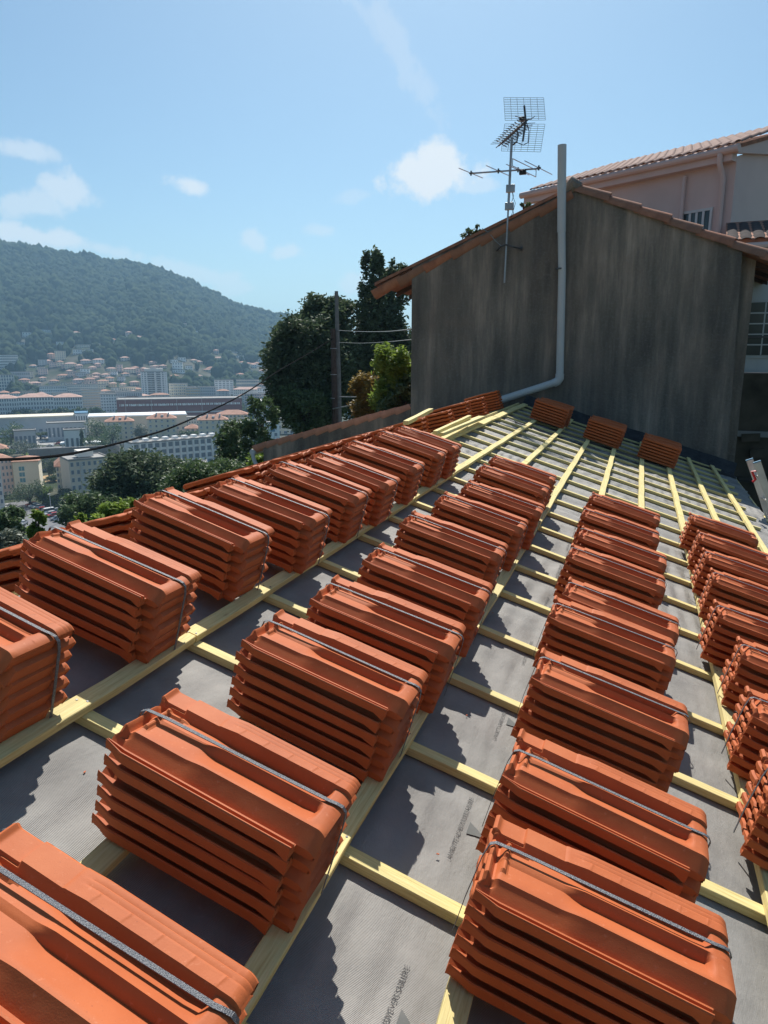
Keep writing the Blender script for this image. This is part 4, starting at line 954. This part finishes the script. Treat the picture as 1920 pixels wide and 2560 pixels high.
cname = {'white': 'white', 'cream': 'cream', 'pale': 'pale', 'pink': 'pinkish', 'grey': 'grey', 'ochre': 'ochre'}
rname = ['flat roofed', 'pale tile roofed', 'red tile roofed']
for k in range(46):
    x = rng.uniform(70, 370); y = 905+rng.uniform(0, 1)**.7*72
    if y < 925 and x > 250: continue
    if all(abs(x-q[0]) > 11 or abs(y-q[1]) > 7 for q in hs): hs.append((x, y, rng.uniform(12, 24), rng.uniform(8, 14), ['cream', 'pink', 'white', 'pale', 'pink'][int(rng.integers(5))], int(rng.integers(3))))
for k in range(14):
    x = rng.uniform(430, 690); y = rng.uniform(905, 945); hs.append((x, y, rng.uniform(12, 22), rng.uniform(7, 12), ['cream', 'pink', 'white'][int(rng.integers(3))], int(rng.integers(3))))
for (x, yb, w_, h_, c_, rf) in hs:
    nm = 'small %s %s house among trees at the foot of the far hill' % (cname[c_], rname[rf])
    B(x-w_/2, x+w_/2, yb-h_, yb, c_, nm, roof='hip' if rf else 'flat', floors=2 if h_ < 13 else 3, bays=max(2, int(w_/6)), depth=9, yaw=random.uniform(-.25, .25), name='house', cat='house', group='%s %s hillside houses' % (cname[c_], rname[rf]),
      roofmat=[None, M_ROOFPINK, M_ROOFRED][rf], roofh=1.8, win=(.4, .45))
# landmark blocks on and below the hill
B(-30, 48, 888, 925, 'white', 'terraced white block with long balcony bands on the hill at the left edge', floors=7, bays=14, win=(.9, .5), balcony=1, depth=16)
B(138, 166, 878, 902, 'cream', 'small cream tower block high among the hillside houses', floors=6, bays=5, win=(.35, .5))
B(28, 76, 930, 947, 'grey', 'low grey flat block with a row of openings above the arcades', floors=2, bays=9, win=(.7, .5))
B(-20, 40, 938, 990, 'pale', 'tall pale block with deep grid of bays at the left edge', floors=7, bays=9, win=(.6, .7), piers=True)
B(562, 578, 876, 887, 'white', 'white villa end house beside the long colonnade on the slope', floors=2, bays=3)
B(575, 645, 880, 887, 'white', 'long low white colonnade on the bare terrace of the hill', floors=1, bays=22, win=(.55, .6), depth=6)
T_, W_, h_, d_, a_ = B(356, 422, 930, 1003, 'white', 'tall white residential tower with balcony strips rising from the town centre', floors=17, bays=9, win=(.55, .55), D=900, depth=20)
MB().box((W_*.15, 3, h_+.8), (W_*.85, 14, h_+4)).build('penthouse', WALLS['pale'], T_); MB().box((W_*.38, 5, h_+4.01), (W_*.6, 12, h_+7)).build('lift_house', WALLS['pink'], T_)
sb = MB()
for i in range(17):
    for xx in (.27, .42, .62): sb.box((W_*xx, -1.2, i*h_/17+.6), (W_*(xx+.09), -.13, i*h_/17+1.6))
props(sb.build('balconies', M_STEELDK, T_), kind='stuff')
for xx in (0, .5, .93): MB().box((W_*xx, -.9, 0), (W_*(xx+.05), -.13, h_)).build('pier', WALLS['white'], T_)
B(538, 585, 951, 995, 'white', 'white tower block with square balconies right of the town centre', floors=10, bays=5, win=(.7, .45), D=950)
B(591, 648, 950, 972, 'beige', 'wide beige slab block with window bands near the dark tree', floors=5, bays=13, win=(.85, .45), D=1000)
B(648, 712, 957, 975, 'pink', 'pinkish slab with red roof line just left of the dark tree', floors=4, bays=12, win=(.5, .45), roof='hip', D=990, roofmat=M_ROOFPINK, roofh=2)
B(585, 662, 968, 996, 'pale', 'long pale block with pink tiled roof in the town centre', floors=5, bays=16, roof='hip', roofmat=M_ROOFPINK, D=900, win=(.4, .45))
B(645, 712, 972, 1005, 'white', 'white block with blue grey windows beside the dark tree', floors=6, bays=12, D=860)
B(612, 668, 985, 1022, 'pink', 'brownish block with vertical fins beyond the long red building', floors=6, bays=9, win=(.7, .5), D=780, piers=True)
B(655, 712, 992, 1020, 'grey', 'low grey office block right of the brown fins', floors=4, bays=9, D=760, win=(.8, .4))
B(424, 470, 960, 992, 'cream', 'cream apartment block just right of the tall tower', floors=6, bays=9, balcony=2, D=930)
B(466, 500, 970, 997, 'ochre', 'ochre block with balconies in the town centre', floors=5, bays=6, balcony=1, D=915)
B(497, 540, 968, 994, 'grey', 'grey white block between ochre block and white tower', floors=5, bays=8, D=925)
B(100, 172, 966, 990, 'white', 'long white slab with tall windows above the arcaded houses', floors=5, bays=16, win=(.55, .5), D=985)
B(170, 247, 962, 992, 'pale', 'pale slab with grey windows behind the beige block', floors=6, bays=16, win=(.55, .5), D=975)
B(207, 256, 975, 1022, 'beige', 'beige block with stacked balconies left of the red building', floors=8, bays=7, win=(.6, .45), balcony=1, D=800)
B(254, 294, 986, 1032, 'white', 'white panelled block touching the left end of the red building', floors=7, bays=6, win=(.5, .5), D=740)
B(290, 356, 980, 1000, 'grey', 'low grey blocks in front of the tall tower', floors=3, bays=12, D=820)
B(300, 340, 968, 985, 'cream', 'cream row houses left of the tall tower', floors=3, bays=8, D=940, balcony=2)
for x0, x1, nm in ((-25, 50, 'leftmost'), (49, 136, 'middle'), (137, 208, 'rightmost')):
    B(x0, x1, 984 if x0 > 0 else 987, 1030, 'white', 'white arcaded building with red tiled roof, %s of three behind the plane trees' % nm, floors=5, bays=12, roof='hip', roofmat=M_ROOFPINK, roofh=3.2, win=(.5, .55), D=720, depth=18, piers=True)
for k in range(46):
    x = rng.uniform(-10, 720); D = rng.uniform(770, 1010); w_ = rng.uniform(16, 46); hh = rng.uniform(12, 26)
    yb = 1280+F_PX*math.tan(math.atan2(56.0, D)-R(12.52)); c_ = ['white', 'cream', 'pale', 'grey', 'beige', 'pink'][int(rng.integers(6))]; rf = int(rng.integers(3))
    if x < 250 and D < 860: continue
    B(x-w_/2, x+w_/2, yb-hh, yb, c_, 'mid rise %s apartment block with a %s roof packed into the valley town' % (c_, ['flat', 'pale tiled', 'red tiled'][rf]), roof='hip' if rf else 'flat', floors=int(hh/4), bays=int(w_/4), D=D, depth=12,
      yaw=random.uniform(-.3, .3), roofmat=[None, M_ROOFPINK, M_ROOFRED][rf], roofh=2, group='mid rise %s blocks of the town, %s roofs' % (c_, ['flat', 'pale tiled', 'red tiled'][rf]), win=(.5, .5), balcony=[False, 2][k % 2])
# long red building with its white rail band and lettering
rb, W_, h_, d_, a_ = B(294, 606, 998, 1040, M_BRICKRED, 'very long dark red industrial building with white bands and roof plant', floors=1, bays=1, win=(.01, .01), D=640, depth=30, side=False, roofmat=M_CONC)
MB().box((W_*.01, -.30, h_*.42), (W_*.99, -.02, h_*.48)).build('white_band', M_PAINT, rb)
MB().box((W_*.01, -1.2, h_*.70), (W_*.99, -.02, h_*.74)).build('ledge', M_BRICKRED, rb)
rl = MB()
for k in range(90): rl.box((W_*(.02+.0107*k), -.25, h_*.745), (W_*(.02+.0107*k)+.75*(.5+.5*(k % 3)), -.04, h_*.83))
props(rl.build('window_band', M_WHITEROOF, rb), kind='stuff')
for k, xx in enumerate((.12, .17, .33, .36, .52, .56, .78)): MB().box((W_*xx, -1.1, h_*.745), (W_*xx+2.2, -.3, h_*.745+1.3)).build('roof_plant', M_WHITEROOF, rb)
for k in range(4): MB().tube([(W_*(.07+.2*k), -4, 0), (W_*(.07+.2*k), -4, h_*1.1)], .12, 5).build('lamp_mast', M_PVC, rb)
# warehouses
wa, W_, h_, d_, a_ = B(-40, 190, 1044, 1076, 'grey', 'long low warehouse with cream coloured roof at the left', floors=1, bays=14, win=(.5, .12), D=560, depth=22, roofmat=M_BEIGEROOF, side=False)
MB().add([(-.5, -1, h_+.05), (W_+.5, -1, h_+.05), (W_+.5, 22, h_+.9), (-.5, 22, h_+.9)], [(0, 1, 2, 3)]).build('roof_sheet', M_BEIGEROOF, wa)
B(190, 222, 1034, 1066, 'white', 'blue and white hall between the two long warehouses', floors=2, bays=5, D=552, depth=20, roofmat=M_BLUEP, roof='flat')
wb, W_, h_, d_, a_ = B(222, 468, 1040, 1066, 'beige', 'long warehouse with dazzling white roof before the red building', floors=1, bays=14, win=(.5, .12), D=540, depth=22, side=False, roofmat=M_WHITEROOF)
MB().add([(-.5, -1, h_+.05), (W_+.5, -1, h_+.05), (W_+.5, 22, h_+1.1), (-.5, 22, h_+1.1)], [(0, 1, 2, 3)]).build('roof_sheet', M_WHITEROOF, wb)
B(118, 215, 1058, 1074, 'grey', 'low grey blue sheds in the rail yard', floors=1, bays=9, D=520, depth=12)
B(35, 90, 1078, 1092, 'grey', 'small station canopy with dark openings at the left', floors=1, bays=5, D=470, win=(.6, .5), depth=8)
B(160, 212, 1076, 1090, 'white', 'low white service building behind the forecourt', floors=1, bays=4, D=450, win=(.5, .4), depth=8)
# cream blocks with hipped roofs and chimneys
for x0, x1, yt, yb_, nm, D in ((268, 338, 1041, 1108, 'leftmost', None), (372, 444, 1034, 1106, 'middle', None), (498, 572, 1037, 1110, 'rightmost', None)):
    t, W_, h_, d_, a_ = B(x0, x1, yt, yb_, 'cream', 'cream block with red hipped roof and chimneys, %s of three' % nm, roof='hip', floors=5, bays=5, roofh=3.2, D=D, depth=12, win=(.28, .42), single=True, balcony=2, side=False)
    for xx in (.30, .72): MB().box((W_*xx, 3, h_+.3), (W_*xx+.9, 4.5, h_+3.6)).build('chimney', WALLS['grey'], t)
    MB().box((W_*.48, 1.8, h_+.6), (W_*.48+1.6, 4, h_+2.2)).build('dormer', WALLS['grey'], t)
B(545, 622, 1026, 1080, 'beige', 'beige block with pale red roof behind the rightmost cream block', roof='hip', floors=5, bays=8, roofh=3, depth=14)
B(465, 502, 1061, 1100, 'pink', 'small pinkish house with red roof between the cream blocks', roof='hip', floors=3, bays=3, roofh=2.6, depth=9)
B(440, 505, 1045, 1080, 'pale', 'pale slab behind the cream blocks', floors=5, bays=10)
B(338, 375, 1048, 1085, 'beige', 'beige slab behind the bare tree', floors=5, bays=6)
t, W_, h_, d_, a_ = B(585, 700, 1058, 1112, 'white', 'white building with blue panels behind the wispy branches', floors=3, bays=6, depth=12, single=True, win=(.35, .4), side=False)
for k, (xx, zz) in enumerate(((.47, .62), .47 and (.66, .15), (.8, .62))): MB().box((W_*xx, -.2, h_*zz), (W_*(xx+.1), -.15, h_*(zz+.25))).build('blue_panel', M_BLUEP, t)
t, W_, h_, d_, a_ = B(655, 740, 1012, 1060, 'grey', 'modern grey white building with sloping white roof left of the dark tree', floors=4, bays=5, depth=14, single=True, win=(.5, .35), side=False)
MB().add([(-1, -1, h_+.9), (W_+1, -1, h_+.9), (W_+1, 16, h_+4), (-1, 16, h_+4)], [(0, 1, 2, 3)]).build('roof_sheet', M_WHITEROOF, t)
B(690, 770, 1048, 1085, 'cream', 'low cream building with flat terraces behind the dark tree', floors=3, bays=5, depth=12)
# long white block, columns between loggias
t, W_, h_, d_, a_ = B(336, 590, 1106, 1172, 'white', 'long white block with columns and loggias stepping away below the trees', floors=4, bays=14, depth=12, yaw=.42, single=True, win=(.62, .62), side=False, piers=False)
for b in range(15): MB().box((b*W_/14-.35, -.75, 0), (b*W_/14+.35, -.15, h_)).build('column', WALLS['white'], t)
for k in range(9): MB().box((W_*(.04+.105*k), 3, h_+.76), (W_*(.04+.105*k)+2.4, 6, h_+2)).build('roof_box', WALLS['white'], t)
B(420, 520, 1162, 1210, 'beige', 'low annex with terrace roof in front of the long white block', floors=2, bays=5, depth=10)
# nearer blocks at the left
t, W_, h_, d_, a_ = B(40, 104, 1143, 1235, 'cream', 'cream gable end with three shuttered windows and tiled roof at the left', roof='hip', floors=5, bays=1, depth=12, roofh=1.4, single=True, win=(.001, .001), side=True, yaw=-.12)
for k in range(3): window(t, W_*.22, 0, h_*(.40+.165*k), 2.0, 1.7, 2, 1, M_FRAME, M_SHUT, -1, .15)
t, W_, h_, d_, a_ = B(-30, 42, 1135, 1240, 'pink', 'pinkish front of tall windows beside the cream gable end', floors=6, bays=7, roof='hip', depth=14, roofh=2, single=True, win=(.4, .5), side=False, yaw=.25)
t, W_, h_, d_, a_ = B(147, 184, 1146, 1250, 'cream', 'narrow cream block with brown tiled roof left of the beige block', floors=6, bays=4, roof='hip', depth=14, roofh=3, single=True, win=(.45, .5), side=False)
t, W_, h_, d_, a_ = B(182, 285, 1150, 1262, 'beige', 'beige apartment block with latticed stair strip and roof hut', floors=6, bays=7, depth=14, single=True, win=(.45, .5), side=False, yaw=.25)
MB().box((W_*.3, 3, h_+.76), (W_*.68, 9, h_+3.2)).build('roof_hut', WALLS['pale'], t)
for k in range(20): MB().box((W_*.27, -.34, h_*(.25+.036*k)), (W_*.34, -.16, h_*(.25+.036*k)+.38)).build('lattice_slat', M_FRAME, t)
t, W_, h_, d_, a_ = B(-60, 15, 1140, 1285, 'pale', 'pale block cut by the left picture edge above the car park', floors=7, bays=6, depth=14, single=True, win=(.4, .45), side=False, balcony=2)
t, W_, h_, d_, a_ = B(-30, 22, 1110, 1140, 'pink', 'small house with pink gable roof at the far left', floors=2, bays=3, roof='hip', roofh=3)
# ---- roads, car park, embankment
def patch(name, pts, mat, lift):
    p = [ground_hit(x, y, 60, 900) for x, y in pts]
    p = [(q[0], q[1], -55.5+lift) for q in p]
    o_ = MB().add(p, [tuple(range(len(p)))]).build(name, mat, None); props(o_, kind='structure'); return o_
patch('car_park', [(5, 1262), (60, 1255), (180, 1285), (170, 1330), (60, 1345), (-60, 1300)], M_ASPH, .06)
patch('road', [(-60, 1112), (60, 1118), (240, 1116), (330, 1120), (330, 1126), (-60, 1124)], M_ASPH, .10)
patch('forecourt', [(70, 1084), (215, 1080), (215, 1112), (80, 1114)], M_CONC, .06)
patch('rail_yard', [(-60, 1072), (230, 1068), (230, 1079), (-60, 1083)], M_CONC, .10)
patch('lawn', [(104, 1192), (150, 1184), (150, 1204), (112, 1208)], simple('dry_lawn', (.42, .28, .14), .95), .08)
rw = empty('retaining_wall', tuple(atD(70, 1146, 388)), (0, 0, 0), 'long ribbed retaining wall carrying the road', 'wall')
a = atD(70, 1123, 388); b = atD(300, 1121, 388); L_ = math.hypot(b[0]-a[0], b[1]-a[1]); rw.location = (a[0], a[1], -55.6); rw.rotation_euler = (0, 0, math.atan2(b[1]-a[1], b[0]-a[0]))
hw2 = max(1.5, a[2]+55.6); MB().box((0, 0, 0), (L_, 1, hw2)).build('wall', M_CONC, rw); rb_ = MB()
for k in range(60): rb_.box((k*L_/60, -.35, 0), (k*L_/60+.25, -.01, hw2-.2))
props(rb_.build('ribs', M_CONC, rw), kind='stuff')
# ---- cars
CARP = {k: simple('car_paint_'+k, c, .25, .04, 1, .6) for k, c in dict(white=(.75, .75, .75), silver=(.45, .46, .47), black=(.02, .02, .024), red=(.35, .03, .03), grey=(.16, .17, .18), blue=(.05, .10, .22)).items()}
def car_meshes(van):
    L, W, H = (4.3, 1.75, 1.45) if not van else (4.9, 1.9, 2.1)
    prof = [(0, .35), (.02, .75), (.9, .92), (L*.40, .95), (L*.97, .98), (L, .80), (L, .35)] if not van else [(0, .35), (.02, 1.0), (.6, 1.15), (L*.22, 1.2), (L, 1.2), (L, .35)]
    cab = [(.95, .92), (1.65, H), (L*.80, H-.02), (L*.96, .97)] if not van else [(.6, 1.15), (1.3, H), (L-.05, H), (L-.02, 1.2)]
    body = MB(); Mx = Matrix(((1, 0, 0, -L/2), (0, 0, 1, 0), (0, 1, 0, 0), (0, 0, 0, 1)))
    body.prism(prof, -W/2, W/2, Mx); body.prism([(x+(0 if i in (0, 3) else 0), z) for i, (x, z) in enumerate([(cab[0][0]+.1, cab[0][1]-.02), (cab[1][0]+.05, H-.06), (cab[1][0]+.1, H), (cab[2][0]-.05, H), (cab[2][0]+.02, H-.06), (cab[3][0]-.1, cab[3][1]-.02)])], -W/2+.14, W/2-.14, Mx)
    gl = MB(); gl.prism([(cab[0][0]+.05, cab[0][1]+.02), (cab[1][0]+.02, H-.1), (cab[2][0]+.03, H-.1), (cab[3][0]-.06, cab[3][1]+.03)], -W/2+.11, W/2-.11, Mx)
    wh = MB().tube([(0, -.11, 0), (0, .11, 0)], .32, 12)
    return body, gl.mesh('glass', M_GLASS), wh.mesh('wheel', M_DARKPLASTIC), L, W
CM = {v: car_meshes(v) for v in (False, True)}; CB_ = {}
def car(px, py, col, van, label, yaw, group):
    X, Y, Z, r_ = ground_hit(px, py, 60, 900); Z = -55.5+.07
    body, gl, wh, L, W = CM[van]
    if (col, van) not in CB_: CB_[col, van] = body.mesh('body', CARP[col])
    t = empty('parked_car', (X, Y, Z), (0, 0, yaw), label, 'car', group)
    inst('body', CB_[col, van], t); inst('windows', gl, t)
    for sx_ in (-1, 1):
        for sy_ in (-1, 1): inst('wheel', wh, t, (sx_*L*.32, sy_*(W/2-.1), .32))
A0, A1 = ground_hit(80, 1266, 60, 900), ground_hit(150, 1304, 60, 900)
row_yaw = math.atan2(A1[1]-A0[1], A1[0]-A0[0])+math.pi/2
cols = [('red', 0), ('white', 0), ('silver', 0), ('red', 0), ('black', 0), ('white', 1), ('silver', 0), ('red', 0), ('grey', 0), ('black', 0)]
for k, (c_, v_) in enumerate(cols):
    f = k/9; car(80+70*f, 1266+38*f, c_, bool(v_), '%s parked %s, %s from the far end of the slanted car park row' % (c_, 'van' if v_ else 'car', ORD[k]), row_yaw+.12, 'cars in the slanted car park row')
for k, (x, y, c_) in enumerate([(18, 1270, 'silver'), (26, 1279, 'white'), (38, 1290, 'grey'), (50, 1302, 'white'), (58, 1312, 'silver')]):
    car(x, y, c_, False, '%s car, %s down the left side of the car park' % (c_, ORD[k]), row_yaw+.9, 'cars along the left side of the car park')
for k, (x, y, c_) in enumerate([(125, 1117, 'silver'), (145, 1113, 'red'), (160, 1115, 'grey'), (172, 1113, 'white'), (167, 1104, 'white'), (184, 1104, 'silver'), (198, 1104, 'white'), (104, 1106, 'white'), (150, 1106, 'grey'), (192, 1084, 'white'), (200, 1086, 'silver'), (196, 1115, 'black')]):
    car(x, y, c_, k % 4 == 2, '%s vehicle on the forecourt beyond the road, %s' % (c_, ['front left', 'beside it', 'front middle', 'front right', 'under the canopy left', 'under the canopy middle', 'under the canopy right', 'by the pines', 'behind the front row', 'top left by the wall', 'top right by the wall', 'rightmost in front'][k]), .2, 'vehicles on the forecourt')
for k in range(14):
    c_ = ['white', 'silver', 'grey', 'blue'][k % 4]; vn = k % 3 == 0
    car(20+13*k+random.uniform(-3, 3), random.choice((1079, 1082, 1096)), c_, vn, '%s %s standing in the yard between the warehouse and the pines' % (c_, 'van' if vn else 'car'), random.uniform(0, .6), '%s %ss standing in the rail yard' % (c_, 'van' if vn else 'car'))
for k in range(9):
    c_ = ['white', 'silver', 'grey', 'red', 'black'][k % 5]
    car(285+14*k, 1116+random.uniform(-3, 3), c_, False, '%s car parked on the street before the cream blocks' % c_, random.uniform(0, .6), '%s cars on the street before the cream blocks' % c_)
cy_ = empty('fuel_canopy', tuple(atD(150, 1110, 452)), (0, 0, R(40)), 'white canopy on posts over parked vehicles', 'canopy'); cy_.location.z = -55.4
MB().box((0, 0, 5), (22, 9, 5.8)).build('canopy_roof', M_WHITEROOF, cy_)
for x_ in (1, 21):
    for y_ in (.5, 8.5): MB().tube([(x_, y_, 0), (x_, y_, 5)], .2, 6).build('post', M_WHITEROOF, cy_)
# street lamps
for k, (x, yt, yb_, D) in enumerate([(136, 1087, 1124, 400), (43, 1268, 1290, 230), (129, 1235, 1285, 210), (147, 1270, 1312, 215), (94, 1050, 1077, 500), (282, 1080, 1110, 330)]):
    D = ground_hit(x, yb_, 60, 900)[3]; b_ = atD(x, yb_, D); tp = atD(x, yt, D)[2]; g_ = float(hz(b_[0], b_[1]))
    t = empty('street_lamp', (b_[0], b_[1], g_), (0, 0, 0), ['slim lamp post above the road by the pines', 'short lamp post in the car park', 'tall lamp post right of the bright tree', 'double lamp post at the car park corner', 'lamp post before the warehouse', 'lamp post beside the leftmost cream block'][k], 'lamp post')
    MB().tube([(0, 0, 0), (0, 0, tp-g_)], [.13, .08], 6).build('post', M_PVC, t); MB().box((-.2, -.9, tp-g_), (.2, .3, tp-g_+.15)).build('lamp_head', M_PVC, t)
# ---- trees in the town
tl = [(25, 1052, 1115, 34, 440, F_MID, 'plane tree at the far left edge'), (60, 1100, 1135, 36, 330, F_OLIVE, 'greyish round tree behind the pinkish roofs'), (100, 1078, 1092, 26, 425, F_DARK, 'umbrella pine, left one by the road'),
      (135, 1076, 1092, 28, 425, F_DARK, 'umbrella pine, right one by the road'), (240, 1048, 1100, 30, 400, F_MID, 'plane tree in front of the leftmost cream block'), (280, 1056, 1110, 26, 395, F_MID, 'plane tree to the right before the cream block'),
      (245, 1085, 1135, 34, 320, F_MID, 'broad green tree above the ribbed wall'), (325, 1098, 1150, 34, 240, F_MID, 'round green tree left of the long white block'), (475, 1068, 1098, 32, 300, F_DARK, 'broad pine between the cream blocks'),
      (205, 1075, 1132, 5, 390, F_DARK, 'slim dark cypress beside the forecourt'), (95, 1130, 1150, 34, 260, F_LITE, 'light green crown behind the cream gable end'), (120, 1140, 1190, 24, 250, F_DARK, 'dark pine right of the cream gable end'),
      (72, 1200, 1262, 46, 175, F_DARK, 'large dark tree in front of the cream gable end'), (115, 1215, 1258, 22, 160, F_LITE, 'bright lime tree beside the car park'), (165, 1220, 1260, 24, 165, F_DARK, 'dark tree behind the bright lime tree'),
      (10, 1120, 1145, 22, 300, F_MID, 'tree over the far left roofs'), (405, 1095, 1112, 40, 330, F_MID, 'hedge of trees before the middle cream block'), (355, 1060, 1108, 18, 340, F_OLIVE, 'bare looking pale tree between cream blocks'),
      (545, 1092, 1125, 44, 240, F_MID, 'trees in front of the rightmost cream block'), (640, 1075, 1120, 40, 200, F_MID, 'tree before the white building with blue panels'), (135, 1185, 1200, 18, 220, F_DARK, 'dark hedge by the dry lawn')]
for k in range(9): tl.append((8+16*k, 1021+(k % 3)*2, 1041, 11, 640, F_OLIVE if k % 2 else F_MID, 'plane tree %s from the left in the avenue before the arcades' % ORD[k]))
for k in range(8): tl.append((150+15*k, 1018+(k % 3)*3, 1042, 9, 650, F_MID, 'dark avenue tree %s from the left before the red building' % ORD[k]))
for (x, y0, y1, hw__, D, mt, lb) in tl:
    D = ground_hit(x, y1+6, 60, 1200)[3]
    um = 'umbrella' in lb or 'broad pine' in lb
    tree(x, y0, y1, hw__, D, mt, 2600 if D < 350 else 1300, .0011*D*1.15, lb, 14, umbrella=um, spread=.34)
# ---- woods: on the far hill and the green filling between the houses, too many to count
n = 52000; az_ = rng.uniform(-1.12, -.10, n); r_ = np.sqrt(rng.uniform(1000**2, 2060**2, n)); X = CAM[0]+np.sin(az_)*r_; Y = CAM[1]+np.cos(az_)*r_
z_ = hz(X, Y); el = (z_-CAM[2])/r_
town_zone = (r_ < 1330) & (rng.uniform(0, 1, n) < .55); keep = ~town_zone
cent = np.array([(o_.matrix_basis.translation.x, o_.matrix_basis.translation.y) for o_ in COL.objects if o_.type == 'EMPTY' and o_.get('category') in ('house', 'building') and o_.matrix_basis.translation.y > 300])
azc = np.arctan2(X-CAM[0], Y)
for cx_, cy2 in cent:
    ra = math.hypot(cx_-CAM[0], cy2); aa = math.atan2(cx_-CAM[0], cy2)+6/ra
    keep &= ~((np.abs(azc-aa) < 13/ra) & (r_ > ra-38) & (r_ < ra+16))
X, Y = X[keep], Y[keep]
rad = rng.uniform(3.6, 8.2, len(X))*np.where(rng.uniform(0, 1, len(X)) < .06, 1.4, 1.)
props(crowns('hill_forest', X, Y, rad, rng.uniform(.9, 1.5, len(X)), M_FOREST), kind='stuff', label='dense mixed woodland covering the far hill', cat='forest')
n = 5200; az_ = rng.uniform(-1.12, -.30, n); r_ = np.sqrt(rng.uniform(70**2, 1000**2, n)); X = CAM[0]+np.sin(az_)*r_; Y = CAM[1]+np.cos(az_)*r_
keep = ((r_ > 640) & (r_ < 1000)) | ((r_ < 165) & (az_ > -.68))
for o_ in COL.objects:
    if o_.type == 'EMPTY' and o_.get('category') in ('building', 'tree', 'car', 'canopy', 'lamp post'):
        q = o_.location; keep &= np.hypot(X-q.x, Y-q.y) > (12 if r_.mean() else 12)
for x0, x1, D in ((294, 606, 655), (-30, 210, 730), (200, 300, 780), (420, 710, 900), (100, 250, 980), (356, 422, 905), (-40, 470, 560)):
    a, b = atD(x0, 1000, D), atD(x1, 1000, D); aa, ab = math.atan2(a[0]-CAM[0], a[1]), math.atan2(b[0]-CAM[0], b[1])
    keep &= ~((np.arctan2(X-CAM[0], Y) > aa-.005) & (np.arctan2(X-CAM[0], Y) < ab+.005) & (np.abs(r_-D-12) < 30))
X, Y, r2 = X[keep], Y[keep], r_[keep]
props(crowns('valley_greenery', X, Y, np.where(r2 < 170, rng.uniform(1.2, 2.6, len(X)), rng.uniform(2.2, 4.5, len(X))), rng.uniform(.8, 1.2, len(X)), M_FOREST), kind='stuff', label='bushes and small trees filling the slope and gaps between buildings', cat='greenery')
# ---- air between here and the hill
hzb = MB().box((-2600, -120, -330), (1200, 5200, 330)).build('haze', None, None); props(hzb, kind='stuff', label='pale blue air haze over the valley', cat='haze')
hm = bpy.data.materials.new('haze'); hm.use_nodes = True; hm.node_tree.nodes.clear()
vo = hm.node_tree.nodes.new('ShaderNodeVolumePrincipled'); oo = hm.node_tree.nodes.new('ShaderNodeOutputMaterial')
vo.inputs['Color'].default_value = (.42, .72, 1.0, 1); vo.inputs['Density'].default_value = .00019; vo.inputs['Anisotropy'].default_value = .2
hm.node_tree.links.new(vo.outputs[0], oo.inputs['Volume']); hzb.data.materials.clear(); hzb.data.materials.append(hm)
